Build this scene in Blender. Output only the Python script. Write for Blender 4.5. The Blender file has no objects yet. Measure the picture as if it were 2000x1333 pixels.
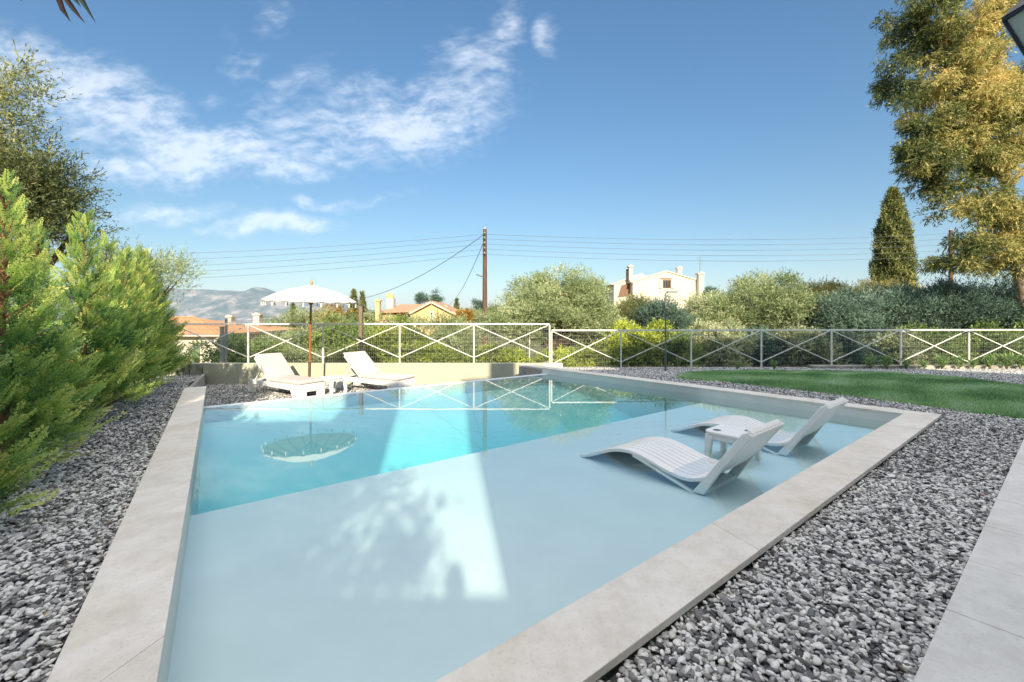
import bpy, bmesh, math, random
import numpy as np
from mathutils import Vector, Matrix
R = math.radians
rng = np.random.default_rng(7)
random.seed(7)

# ------------------------------------------------------------------ camera, world, sun, exposure
SC = bpy.context.scene
F_PX, H0, CAM_Z = 870.0, 617.0, 1.36          # focal length and horizon in photo pixels, eye above the water (z = 0)
cam_d = bpy.data.cameras.new('camera'); cam = bpy.data.objects.new('camera', cam_d)
SC.collection.objects.link(cam); SC.camera = cam
cam.location = (0, 0, CAM_Z); cam.rotation_euler = (R(90), 0, 0)
cam_d.sensor_width = 36; cam_d.lens = 36 * F_PX / 2000
cam_d.shift_y = -(666.5 - H0) / 2000
cam_d.clip_start = 0.05; cam_d.clip_end = 60000

SUN_EL, SUN_AZ = 26.0, 8.0                    # light travels forward and AZ degrees to the left
sun_d = bpy.data.lights.new('sun', 'SUN'); sun_d.energy = 5.0; sun_d.angle = R(0.5)
sun_d.color = (1.0, 0.86, 0.66)
sun = bpy.data.objects.new('sun', sun_d); SC.collection.objects.link(sun)
sd = Vector((-math.sin(R(SUN_AZ)) * math.cos(R(SUN_EL)), math.cos(R(SUN_AZ)) * math.cos(R(SUN_EL)), -math.sin(R(SUN_EL))))
sun.rotation_euler = sd.to_track_quat('-Z', 'Y').to_euler()

def ramp(n, stops):
    r = n.new('ShaderNodeValToRGB'); cr = r.color_ramp
    while len(cr.elements) < len(stops): cr.elements.new(.5)
    for e, (pos, c) in zip(cr.elements, stops): e.position = pos; e.color = (*c, 1)
    return r
W = bpy.data.worlds.new('World'); SC.world = W; W.use_nodes = True
def build_world():
    nt = W.node_tree; n = nt.nodes; l = nt.links; n.clear()
    out = n.new('ShaderNodeOutputWorld'); bg = n.new('ShaderNodeBackground'); bg.inputs[1].default_value = 0.12
    l.new(bg.outputs[0], out.inputs[0])
    sky = n.new('ShaderNodeTexSky'); sky.sky_type = 'NISHITA'; sky.sun_disc = False
    sky.sun_elevation = R(SUN_EL)
    # direction towards the sun: from -Y, turned a little to +X
    sky.sun_rotation = math.atan2(-sd.x, -sd.y)
    sky.altitude = 100; sky.air_density = 1.0; sky.dust_density = 0.8; sky.ozone_density = 2.0
    tc = n.new('ShaderNodeTexCoord'); sep = n.new('ShaderNodeSeparateXYZ'); l.new(tc.outputs['Generated'], sep.inputs[0])
    def m(op, a, b=None, c=None, clamp=False):
        x = n.new('ShaderNodeMath'); x.operation = op; x.use_clamp = clamp
        for i, v in enumerate((a, b, c)):
            if v is None: continue
            if isinstance(v, (int, float)): x.inputs[i].default_value = v
            else: l.new(v, x.inputs[i])
        return x.outputs[0]
    X, Y, Z = sep.outputs
    ys = m('MAXIMUM', Y, 0.05)
    u = m('DIVIDE', X, ys); v = m('DIVIDE', Z, ys)
    comb = n.new('ShaderNodeCombineXYZ'); l.new(u, comb.inputs[0]); l.new(v, comb.inputs[1])
    # warp
    nz = n.new('ShaderNodeTexNoise'); nz.inputs['Scale'].default_value = 4.5; nz.inputs['Detail'].default_value = 5
    l.new(comb.outputs[0], nz.inputs['Vector'])
    sub = n.new('ShaderNodeVectorMath'); sub.operation = 'SUBTRACT'; l.new(nz.outputs['Color'], sub.inputs[0]); sub.inputs[1].default_value = (.5, .5, .5)
    sc = n.new('ShaderNodeVectorMath'); sc.operation = 'SCALE'; l.new(sub.outputs[0], sc.inputs[0]); sc.inputs['Scale'].default_value = 0.16
    wp = n.new('ShaderNodeVectorMath'); wp.operation = 'ADD'; l.new(comb.outputs[0], wp.inputs[0]); l.new(sc.outputs[0], wp.inputs[1])
    blobs = [(800, 235, 230, 110, -14, .9), (620, 250, 200, 90, -10, .6), (560, 160, 160, 60, -20, .4), (930, 130, 95, 130, -28, .62), (690, 180, 170, 55, -12, .55), (660, 300, 150, 55, 0, .8),
             (420, 290, 260, 75, 4, 1.0), (250, 330, 160, 45, 0, .75), (200, 190, 280, 90, 26, .95), (40, 130, 190, 90, 25, .95),
             (475, 112, 58, 45, 10, .62), (1070, 60, 32, 58, 0, .62), (530, 15, 45, 60, 20, .45), (985, 40, 60, 90, 20, .6),
             (520, 437, 170, 20, 0, .9), (330, 412, 150, 30, 0, .75), (610, 405, 80, 14, 4, .75), (570, 345, 120, 40, 0, .8), (700, 400, 150, 12, -4, .4),
             (420, 185, 60, 40, 30, .35), (510, 215, 50, 50, 20, .4), (700, 30, 60, 50, 40, .2), (820, 375, 170, 22, 5, .16),
             (130, 250, 240, 90, 15, .55)]
    acc = None
    for (px, py, rx, ry, rot, st) in blobs:
        mp = n.new('ShaderNodeMapping'); mp.vector_type = 'TEXTURE'
        mp.inputs['Location'].default_value = ((px - 1000) / F_PX, (H0 - py) / F_PX, 0)
        mp.inputs['Rotation'].default_value = (0, 0, -R(rot)); mp.inputs['Scale'].default_value = (rx / F_PX, ry / F_PX, 1)
        l.new(wp.outputs[0], mp.inputs[0])
        ln = n.new('ShaderNodeVectorMath'); ln.operation = 'LENGTH'; l.new(mp.outputs[0], ln.inputs[0])
        e = m('MULTIPLY', m('SUBTRACT', 1.25, ln.outputs['Value'], clamp=True), st)
        acc = e if acc is None else m('MAXIMUM', acc, e)
    # streaky detail noise, drawn out along the wind
    mp = n.new('ShaderNodeMapping'); mp.inputs['Rotation'].default_value = (0, 0, R(-24)); mp.inputs['Scale'].default_value = (.9, 1.9, 1)
    hw = n.new('ShaderNodeVectorMath'); hw.operation = 'SCALE'; l.new(sc.outputs[0], hw.inputs[0]); hw.inputs['Scale'].default_value = .45
    wq = n.new('ShaderNodeVectorMath'); wq.operation = 'ADD'; l.new(comb.outputs[0], wq.inputs[0]); l.new(hw.outputs[0], wq.inputs[1]); l.new(wq.outputs[0], mp.inputs[0])
    n2 = n.new('ShaderNodeTexNoise'); n2.inputs['Scale'].default_value = 7.0; n2.inputs['Detail'].default_value = 9; n2.inputs['Roughness'].default_value = .62
    l.new(mp.outputs[0], n2.inputs['Vector'])
    n3 = n.new('ShaderNodeTexNoise'); n3.inputs['Scale'].default_value = 26.0; n3.inputs['Detail'].default_value = 6; n3.inputs['Roughness'].default_value = .6
    l.new(mp.outputs[0], n3.inputs['Vector'])
    det = m('ADD', m('MULTIPLY', m('SUBTRACT', n2.outputs[0], .5), 3.1), m('MULTIPLY', m('SUBTRACT', n3.outputs[0], .5), 2.2))
    a = m('ADD', m('MULTIPLY', acc, 1.05), m('MULTIPLY', det, m('ADD', .12, m('MULTIPLY', acc, .75))))
    a = m('SUBTRACT', a, .17)
    mr = n.new('ShaderNodeMapRange'); mr.interpolation_type = 'SMOOTHSTEP'; l.new(a, mr.inputs[0])
    mr.inputs[1].default_value = 0.0; mr.inputs[2].default_value = 1.15; mr.inputs[3].default_value = 0; mr.inputs[4].default_value = .60
    front = m('GREATER_THAN', Y, 0.06)
    alpha = m('MULTIPLY', mr.outputs[0], front)
    # sky colour
    tint = n.new('ShaderNodeMixRGB'); tint.blend_type = 'MULTIPLY'; tint.inputs[0].default_value = 1.0
    l.new(sky.outputs[0], tint.inputs[1]); gr = ramp(n, [(.0, (.70, .68, .66)), (.16, (.58, .67, .68)), (.34, (.55, .73, .79)), (.6, (.55, .80, .90))]); l.new(Z, gr.inputs[0]); l.new(gr.outputs[0], tint.inputs[2])
    mix = n.new('ShaderNodeMixRGB'); l.new(alpha, mix.inputs[0]); l.new(tint.outputs[0], mix.inputs[1]); mix.inputs[2].default_value = CLOUD
    # added bright fill in the unseen upper sky, lifts the shade below
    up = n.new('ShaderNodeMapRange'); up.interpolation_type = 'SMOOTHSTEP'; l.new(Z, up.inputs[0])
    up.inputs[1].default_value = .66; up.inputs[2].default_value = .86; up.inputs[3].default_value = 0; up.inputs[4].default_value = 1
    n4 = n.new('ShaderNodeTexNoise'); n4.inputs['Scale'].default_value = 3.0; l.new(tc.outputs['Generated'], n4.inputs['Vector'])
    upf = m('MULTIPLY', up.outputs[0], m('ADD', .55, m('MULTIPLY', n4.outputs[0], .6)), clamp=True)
    mix2 = n.new('ShaderNodeMixRGB'); l.new(upf, mix2.inputs[0]); l.new(mix.outputs[0], mix2.inputs[1]); mix2.inputs[2].default_value = SKY_FILL
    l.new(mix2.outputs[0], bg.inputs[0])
CLOUD = (6.0, 6.35, 6.9, 1)
SKY_FILL = (12.6, 12.0, 11.6, 1)  # unseen overhead brightness, added to lighten shaded ground
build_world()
W.cycles.sampling_method = 'MANUAL'; W.cycles.sample_map_resolution = 1024

SC.view_settings.view_transform = 'Standard'; SC.view_settings.look = 'None'
SC.view_settings.exposure = 0.68; SC.view_settings.gamma = 1.0; SC.view_settings.use_curve_mapping = False
cy = SC.cycles
cy.use_denoising = True
cy.max_bounces = 8; cy.diffuse_bounces = 3; cy.glossy_bounces = 3; cy.transmission_bounces = 3; cy.transparent_max_bounces = 8
cy.volume_bounces = 1; cy.sample_clamp_indirect = 6
cy.caustics_reflective = False; cy.caustics_refractive = False

# ------------------------------------------------------------------ helpers
COL = SC.collection
def PT(px, py, Y): return Vector(((px - 1000) / F_PX * Y, Y, CAM_Z - (py - H0) / F_PX * Y))
def GP(px, py, z=0.0):
    d = F_PX * (CAM_Z - z) / (py - H0); return Vector(((px - 1000) / F_PX * d, d, z))

def tag(o, label=None, cat=None, group=None, kind=None):
    if label: o['label'] = label
    if cat: o['category'] = cat
    if group: o['group'] = group
    if kind: o['kind'] = kind
    return o
def empty(name, loc=(0, 0, 0), rz=0.0, label=None, cat=None, group=None):
    o = bpy.data.objects.new(name, None); COL.objects.link(o); o.location = loc; o.rotation_euler = (0, 0, rz)
    o.empty_display_size = .1
    return tag(o, label, cat, group)
def kids(o): return [c for c in bpy.data.objects if c.parent is o]
def copy_tree(o, parent=None):
    c = o.copy(); COL.objects.link(c)
    if parent is not None: c.parent = parent
    for ch in kids(o): copy_tree(ch, c)
    return c

def mesh_np(name, V, Fq, mat, parent=None, smooth=False, attr=None, loc=None):
    V = np.asarray(V, dtype=np.float32); Fq = np.asarray(Fq, dtype=np.int32)
    me = bpy.data.meshes.new(name); nv, nf, k = len(V), len(Fq), Fq.shape[1]
    me.vertices.add(nv); me.vertices.foreach_set('co', V.ravel())
    me.loops.add(nf * k); me.loops.foreach_set('vertex_index', Fq.ravel())
    me.polygons.add(nf); me.polygons.foreach_set('loop_start', np.arange(0, nf * k, k, dtype=np.int32))
    me.polygons.foreach_set('loop_total', np.full(nf, k, dtype=np.int32))
    if smooth: me.polygons.foreach_set('use_smooth', np.ones(nf, dtype=bool))
    me.update(calc_edges=True)
    if attr is not None:
        at = me.attributes.new('tint', 'FLOAT', 'POINT'); at.data.foreach_set('value', np.asarray(attr, dtype=np.float32))
    if mat: me.materials.append(mat)
    o = bpy.data.objects.new(name, me); COL.objects.link(o)
    if parent is not None: o.parent = parent
    if loc is not None: o.location = loc
    return o

class MB:
    """collects shapes, builds ONE mesh object"""
    def __init__(s): s.v = []; s.f = []
    def add(s, vs, fs):
        b = len(s.v); s.v += [tuple(v) for v in vs]; s.f += [tuple(i + b for i in f) for f in fs]; return s
    def box(s, x0, x1, y0, y1, z0, z1, M=None):
        vs = [Vector((x, y, z)) for z in (z0, z1) for (x, y) in ((x0, y0), (x1, y0), (x1, y1), (x0, y1))]
        if M is not None: vs = [M @ v for v in vs]
        return s.add(vs, [(3, 2, 1, 0), (4, 5, 6, 7), (0, 1, 5, 4), (1, 2, 6, 5), (2, 3, 7, 6), (3, 0, 4, 7)])
    def prism(s, poly, z0, z1):
        n = len(poly); vs = [(p[0], p[1], z0) for p in poly] + [(p[0], p[1], z1) for p in poly]
        fs = [tuple(range(n - 1, -1, -1)), tuple(range(n, 2 * n))] + [(i, (i + 1) % n, n + (i + 1) % n, n + i) for i in range(n)]
        return s.add(vs, fs)
    def extr(s, poly, axis_vec):
        """poly of 3d points extruded along a vector"""
        n = len(poly); a = Vector(axis_vec); vs = [Vector(p) for p in poly] + [Vector(p) + a for p in poly]
        return s.add(vs, [tuple(range(n - 1, -1, -1)), tuple(range(n, 2 * n))] + [(i, (i + 1) % n, n + (i + 1) % n, n + i) for i in range(n)])
    def bar(s, a, b, w, h=None, up=(0, 0, 1)):
        a, b = Vector(a), Vector(b); h = h or w; d = (b - a).normalized(); u = Vector(up)
        if abs(d.dot(u)) > .98: u = Vector((0, 1, 0))
        x = d.cross(u).normalized() * w / 2; y = x.cross(d).normalized() * h / 2
        vs = [p + sx * x + sy * y for p in (a, b) for sx, sy in ((-1, -1), (1, -1), (1, 1), (-1, 1))]
        return s.add(vs, [(0, 1, 2, 3), (7, 6, 5, 4), (0, 4, 5, 1), (1, 5, 6, 2), (2, 6, 7, 3), (3, 7, 4, 0)])
    def tube(s, pts, rad, n=8, cap=True):
        pts = [Vector(p) for p in pts]; k = len(pts)
        if not hasattr(rad, '__len__'): rad = [rad] * k
        vs = []; prev = None
        for i, p in enumerate(pts):
            d = (pts[min(i + 1, k - 1)] - pts[max(i - 1, 0)]).normalized()
            ref = prev if prev is not None else (Vector((0, 0, 1)) if abs(d.z) < .9 else Vector((0, 1, 0)))
            x = d.cross(ref)
            if x.length < 1e-4: x = d.cross(Vector((1, 0, 0)))
            x.normalize(); y = x.cross(d).normalized(); prev = y if abs(y.dot(d)) < .99 else None
            for j in range(n):
                t = 2 * math.pi * j / n; vs.append(p + (x * math.cos(t) + y * math.sin(t)) * rad[i])
        fs = [(i * n + j, i * n + (j + 1) % n, (i + 1) * n + (j + 1) % n, (i + 1) * n + j) for i in range(k - 1) for j in range(n)]
        if cap: fs += [tuple(range(n - 1, -1, -1)), tuple((k - 1) * n + j for j in range(n))]
        return s.add(vs, fs)
    def lathe(s, prof, n=16, c=(0, 0, 0)):
        k = len(prof); vs = [(c[0] + r * math.cos(2 * math.pi * j / n), c[1] + r * math.sin(2 * math.pi * j / n), c[2] + z) for r, z in prof for j in range(n)]
        fs = [(i * n + j, i * n + (j + 1) % n, (i + 1) * n + (j + 1) % n, (i + 1) * n + j) for i in range(k - 1) for j in range(n)]
        fs += [tuple(range(n - 1, -1, -1)), tuple((k - 1) * n + j for j in range(n))]
        return s.add(vs, fs)
    def build(s, name, mat, parent=None, smooth=False, bevel=0, label=None):
        me = bpy.data.meshes.new(name); me.from_pydata([tuple(v) for v in s.v], [], s.f)
        bm = bmesh.new(); bm.from_mesh(me); bmesh.ops.recalc_face_normals(bm, faces=bm.faces); bm.to_mesh(me); bm.free()
        if smooth:
            me.polygons.foreach_set('use_smooth', [True] * len(me.polygons)); me.set_sharp_from_angle(angle=R(38))
        if mat: me.materials.append(mat)
        o = bpy.data.objects.new(name, me); COL.objects.link(o)
        if parent is not None: o.parent = parent
        if bevel:
            b = o.modifiers.new('bevel', 'BEVEL'); b.width = bevel; b.segments = 2; b.limit_method = 'ANGLE'; b.angle_limit = R(40)
        if label: o['label'] = label
        return o

# ------------------------------------------------------------------ materials
MATS = {}
def mat_new(name):
    m = bpy.data.materials.new(name); m.use_nodes = True; nt = m.node_tree
    p = nt.nodes['Principled BSDF']; MATS[name] = m
    return m, nt, nt.nodes, nt.links, p
def noise(n, l, scale, detail=4, rough=.5, coord='Object', sc=None):
    tc = n.new('ShaderNodeTexCoord'); t = n.new('ShaderNodeTexNoise')
    t.inputs['Scale'].default_value = scale; t.inputs['Detail'].default_value = detail; t.inputs['Roughness'].default_value = rough
    if sc:
        mp = n.new('ShaderNodeMapping'); mp.inputs['Scale'].default_value = sc; l.new(tc.outputs[coord], mp.inputs[0]); l.new(mp.outputs[0], t.inputs[0])
    else: l.new(tc.outputs[coord], t.inputs[0])
    return t
def bumpit(n, l, p, src, strength=.3, dist=.01):
    b = n.new('ShaderNodeBump'); b.inputs['Strength'].default_value = strength; b.inputs['Distance'].default_value = dist
    l.new(src, b.inputs['Height']); l.new(b.outputs[0], p.inputs['Normal'])
def simple(name, c1, c2=None, scale=6, rough=.6, bump=.0, bscale=60, spec=.5, metallic=0, detail=5, lo=.35, hi=.65, sc=None):
    m, nt, n, l, p = mat_new(name)
    p.inputs['Roughness'].default_value = rough; p.inputs['Metallic'].default_value = metallic; p.inputs['Specular IOR Level'].default_value = spec
    if c2 is None: c2 = tuple(x * .88 for x in c1)
    t = noise(n, l, scale, detail, .6, sc=sc); r = ramp(n, [(lo, c2), (hi, c1)]); l.new(t.outputs[0], r.inputs[0]); l.new(r.outputs[0], p.inputs['Base Color'])
    if bump:
        t2 = noise(n, l, bscale, 4, .6); bumpit(n, l, p, t2.outputs[0], bump, .01)
    return m
def leafmat(name, stops, trans=.42, rough=.55, spec=.35):
    """colour by per-leaf attribute plus a broad noise"""
    m, nt, n, l, p = mat_new(name)
    at = n.new('ShaderNodeAttribute'); at.attribute_name = 'tint'
    t = noise(n, l, 1.1, 3, .55, 'Object')
    a = n.new('ShaderNodeMath'); a.operation = 'MULTIPLY_ADD'; l.new(t.outputs[0], a.inputs[0]); a.inputs[1].default_value = .9; a.inputs[2].default_value = -.45
    b = n.new('ShaderNodeMath'); b.operation = 'ADD'; l.new(a.outputs[0], b.inputs[0]); l.new(at.outputs['Fac'], b.inputs[1])
    r = ramp(n, stops); l.new(b.outputs[0], r.inputs[0])
    l.new(r.outputs[0], p.inputs['Base Color']); p.inputs['Roughness'].default_value = rough; p.inputs['Specular IOR Level'].default_value = spec
    tr = n.new('ShaderNodeBsdfTranslucent'); l.new(r.outputs[0], tr.inputs[0])
    mx = n.new('ShaderNodeMixShader'); mx.inputs[0].default_value = trans
    l.new(p.outputs[0], mx.inputs[1]); l.new(tr.outputs[0], mx.inputs[2]); l.new(mx.outputs[0], n['Material Output'].inputs[0])
    return m

M = {}
M['olive'] = leafmat('olive_leaf', [(.0, (0.103, 0.149, 0.070)), (.45, (0.287, 0.355, 0.157)), (.8, (0.538, 0.608, 0.316)), (1., (0.750, 0.750, 0.505))])
M['olive_dark'] = leafmat('olive_leaf_dark', [(.0, (0.046, 0.083, 0.066)), (.5, (0.124, 0.200, 0.149)), (1., (0.310, 0.427, 0.310))])  # its darkness also stands in for shade on the right-hand olive row
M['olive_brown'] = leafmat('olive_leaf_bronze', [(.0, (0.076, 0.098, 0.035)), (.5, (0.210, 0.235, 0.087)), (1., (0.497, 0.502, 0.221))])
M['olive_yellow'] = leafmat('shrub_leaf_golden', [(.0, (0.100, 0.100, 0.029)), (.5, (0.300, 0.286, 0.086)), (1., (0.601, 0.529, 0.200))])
M['lime'] = leafmat('hedge_leaf_lime', [(.0, (0.070, 0.109, 0.025)), (.45, (0.281, 0.360, 0.051)), (1., (0.647, 0.703, 0.125))])
M['hedge'] = leafmat('hedge_leaf_green', [(.0, (0.098, 0.166, 0.048)), (.5, (0.298, 0.407, 0.118)), (1., (0.630, 0.723, 0.232))])
M['pale'] = leafmat('shrub_leaf_pale', [(.0, (0.140, 0.175, 0.086)), (.5, (0.402, 0.453, 0.244)), (1., (0.750, 0.750, 0.487))])
M['autumn'] = leafmat('autumn_leaf', [(.0, (0.117, 0.078, 0.019)), (.5, (0.390, 0.234, 0.046)), (1., (0.650, 0.416, 0.091))])
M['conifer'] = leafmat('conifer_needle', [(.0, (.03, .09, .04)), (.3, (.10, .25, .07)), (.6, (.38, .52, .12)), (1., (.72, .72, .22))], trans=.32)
M['cypress'] = leafmat('cypress_leaf', [(.0, (.05, .07, .02)), (.5, (.15, .175, .05)), (1., (.33, .33, .11))], trans=.15)
M['euca'] = leafmat('eucalyptus_leaf', [(.0, (.06, .09, .035)), (.32, (.20, .24, .075)), (.62, (.50, .47, .16)), (1., (.80, .65, .28))])
M['young'] = leafmat('young_plant_leaf', [(.0, (0.070, 0.154, 0.056)), (.5, (0.196, 0.336, 0.112)), (1., (0.476, 0.588, 0.196))])
M['frond_brown'] = simple('dry_leaf', (.20, .07, .02), (.09, .05, .02), 20, .5)
M['frond_green'] = simple('blade_leaf', (.07, .13, .025), (.04, .08, .02), 20, .4)
M['bark'] = simple('bark', (.16, .11, .075), (.07, .05, .035), 9, .9, .6, 30)
M['bark_red'] = simple('conifer_bark', (.26, .13, .06), (.12, .06, .03), 12, .85, .5, 30)
M['bark_pale'] = simple('eucalyptus_bark', (.42, .33, .24), (.22, .16, .11), 5, .8, .4, 20)
M['plastic'] = simple('white_plastic', (.84, .83, .81), (.80, .79, .77), 3, .35, .05, 40)
M['plastic_pool'] = simple('pool_lounger_plastic', (.86, .84, .81), (.82, .80, .77), 3, .32, .04, 40)
M['cushion'] = simple('cushion_fabric', (.66, .57, .53), (.62, .53, .49), 5, .9, .35, 260)
M['canvas'] = simple('cream_canvas', (.80, .77, .70), (.74, .71, .63), 5, .9, .25, 200)
M['tassel'] = simple('tassel_thread', (.82, .78, .68), (.6, .56, .47), 80, .9)
M['wood'] = simple('varnished_wood', (.42, .15, .045), (.26, .085, .028), 14, .4, .1, 40, sc=(6, 6, 1))
M['wood_dark'] = simple('rib_wood', (.13, .09, .06), (.07, .05, .03), 14, .6)
M['gilt'] = simple('gilded_wood', (.55, .36, .15), (.32, .17, .07), 25, .4)
M['fence'] = simple('white_painted_steel', (.78, .76, .70), (.70, .68, .63), 8, .4)
M['wiremesh'] = simple('galvanised_wire', (.36, .38, .35), None, 8, .5)
M['pole'] = simple('creosoted_pole', (.16, .095, .06), (.07, .045, .035), 10, .9, .5, 30, sc=(4, 4, .4))
M['postwood'] = simple('weathered_post', (.26, .19, .14), (.15, .11, .085), 10, .9, .4, 30, sc=(4, 4, .5))
M['concrete'] = simple('concrete', (.40, .39, .35), (.27, .26, .23), 6, .9, .4, 30)
M['roughwall'] = simple('old_concrete', (.42, .40, .33), (.20, .19, .15), 5, .95, .6, 18)
M['wallpaint'] = simple('wall_paint', (.47, .46, .345), (.44, .43, .32), 3, .85, .15, 60)
M['darkmetal'] = simple('dark_metal', (.05, .05, .05), (.035, .035, .035), 10, .4, metallic=.6)
M['wire'] = simple('cable', (.12, .13, .16), None, 5, .6)
M['greypole'] = simple('grey_steel', (.17, .17, .18), (.13, .13, .14), 8, .45, metallic=.3)
M['white_stucco'] = simple('white_stucco', (.66, .59, .48), (.60, .54, .43), 3, .9, .2, 40)
M['cream_stucco'] = simple('yellow_stucco', (.68, .50, .24), (.60, .43, .20), 2, .9, .2, 40)
M['orange_stucco'] = simple('orange_stucco', (.50, .22, .08), (.42, .18, .06), 2, .9)
M['brownwood'] = simple('brown_shutter', (.22, .11, .06), (.14, .07, .04), 8, .6)
M['greenwood'] = simple('green_shutter', (.16, .26, .14), (.13, .21, .11), 8, .6, sc=(1, 1, 30))
M['paleshutter'] = simple('pale_shutter', (.56, .52, .46), (.48, .44, .38), 8, .6)
M['glass_dark'] = simple('dark_window', (.03, .035, .04), None, 4, .12)

def mat_tiles(name, c1, c2, c3):
    m, nt, n, l, p = mat_new(name); p.inputs['Roughness'].default_value = .85
    t = noise(n, l, 3.5, 5, .7); r = ramp(n, [(.3, c3), (.5, c2), (.7, c1)]); l.new(t.outputs[0], r.inputs[0]); l.new(r.outputs[0], p.inputs['Base Color'])
    tc = n.new('ShaderNodeTexCoord'); w = n.new('ShaderNodeTexWave'); w.inputs['Scale'].default_value = 1.6; w.bands_direction = 'X'
    l.new(tc.outputs['Object'], w.inputs[0]); bumpit(n, l, p, w.outputs[0], .9, .06)
    return m
M['tiles'] = mat_tiles('terracotta_tiles', (.62, .40, .25), (.50, .30, .18), (.36, .21, .13))
M['tiles_orange'] = mat_tiles('orange_roof_tiles', (.66, .38, .19), (.56, .30, .14), (.42, .21, .10))

def mat_stone(name, base, dark, joint=None):
    """honed limestone: faint clouds, fine veins, tiny pits"""
    m, nt, n, l, p = mat_new(name); p.inputs['Roughness'].default_value = .62; p.inputs['Specular IOR Level'].default_value = .35
    t = noise(n, l, 2.3, 8, .62); t2 = noise(n, l, 9, 8, .7); t3 = noise(n, l, 90, 3, .6)
    r = ramp(n, [(.32, dark), (.50, tuple((a + b) / 2 for a, b in zip(base, dark))), (.66, base)]); l.new(t.outputs[0], r.inputs[0])
    r2 = ramp(n, [(.34, (.86, .85, .83)), (.58, (1, 1, 1))]); l.new(t2.outputs[0], r2.inputs[0])
    r3 = ramp(n, [(.30, (.72, .71, .69)), (.42, (1, 1, 1))]); l.new(t3.outputs[0], r3.inputs[0])
    mx = n.new('ShaderNodeMixRGB'); mx.blend_type = 'MULTIPLY'; mx.inputs[0].default_value = 1; l.new(r.outputs[0], mx.inputs[1]); l.new(r2.outputs[0], mx.inputs[2])
    mx2 = n.new('ShaderNodeMixRGB'); mx2.blend_type = 'MULTIPLY'; mx2.inputs[0].default_value = .6; l.new(mx.outputs[0], mx2.inputs[1]); l.new(r3.outputs[0], mx2.inputs[2])
    t5 = noise(n, l, 1.3, 6, .65); r5 = ramp(n, [(.50, (0, 0, 0)), (.68, (1, 1, 1))]); l.new(t5.outputs[0], r5.inputs[0])
    mx5 = n.new('ShaderNodeMixRGB'); mx5.blend_type = 'MULTIPLY'; l.new(r5.outputs[0], mx5.inputs[0]); l.new(mx2.outputs[0], mx5.inputs[1]); mx5.inputs[2].default_value = (.90, .865, .80, 1)
    l.new(mx5.outputs[0], p.inputs['Base Color']); bumpit(n, l, p, t2.outputs[0], .12, .006)
    return m
M['stone'] = mat_stone('limestone_coping', (.78, .735, .67), (.67, .62, .55))
M['paving'] = mat_stone('porcelain_paving', (.70, .69, .665), (.63, .62, .60))
M['plaster'] = simple('pool_plaster', (.625, .675, .69), (.585, .635, .65), 2, .8, .05, 30)
M['poolwall'] = simple('pool_wall_plaster', (.72, .71, .66), (.68, .67, .62), 4, .75, .05, 30)

def mat_gravelbase():
    m, nt, n, l, p = mat_new('gravel_bed'); p.inputs['Roughness'].default_value = .9
    tc = n.new('ShaderNodeTexCoord'); v = n.new('ShaderNodeTexVoronoi'); v.inputs['Scale'].default_value = 34; l.new(tc.outputs['Object'], v.inputs[0])
    sp = n.new('ShaderNodeSeparateColor'); l.new(v.outputs['Color'], sp.inputs[0])
    r = ramp(n, [(.0, (.03, .03, .032)), (.5, (.07, .07, .072)), (1., (.16, .155, .15))]); l.new(sp.outputs[0], r.inputs[0])
    l.new(r.outputs[0], p.inputs['Base Color']); inv = n.new('ShaderNodeMath'); inv.operation = 'SUBTRACT'; inv.inputs[0].default_value = 1; l.new(v.outputs['Distance'], inv.inputs[1])
    bumpit(n, l, p, inv.outputs[0], .8, .02); return m
M['gravelbed'] = mat_gravelbase()
def mat_pebble():
    m, nt, n, l, p = mat_new('pebble'); p.inputs['Roughness'].default_value = .6; p.inputs['Specular IOR Level'].default_value = .35
    at = n.new('ShaderNodeAttribute'); at.attribute_name = 'tint'
    r = ramp(n, [(0, (.055, .055, .056)), (.25, (.18, .178, .175)), (.5, (.43, .42, .405)), (.75, (.64, .625, .60)), (.96, (.82, .80, .76)), (1., (.30, .19, .15))]); l.new(at.outputs['Fac'], r.inputs[0])
    t = noise(n, l, 120, 4, .6); r2 = ramp(n, [(.3, (.78, .78, .78)), (.6, (1, 1, 1))]); l.new(t.outputs[0], r2.inputs[0])
    mx = n.new('ShaderNodeMixRGB'); mx.blend_type = 'MULTIPLY'; mx.inputs[0].default_value = 1; l.new(r.outputs[0], mx.inputs[1]); l.new(r2.outputs[0], mx.inputs[2])
    l.new(mx.outputs[0], p.inputs['Base Color']); bumpit(n, l, p, t.outputs[0], .15, .003); return m
M['pebble'] = mat_pebble()
M['soil'] = simple('soil', (.16, .15, .07), (.09, .09, .035), .6, .95, .5, 6)
M['lawnbase'] = simple('lawn_soil', (.05, .11, .028), (.03, .07, .018), 9, .95)
M['grass'] = leafmat('grass_blade', [(.0, (0.119, 0.250, 0.095)), (.5, (0.278, 0.496, 0.200)), (.85, (0.557, 0.712, 0.331)), (1., (0.600, 0.712, 0.675))], trans=.3)

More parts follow.
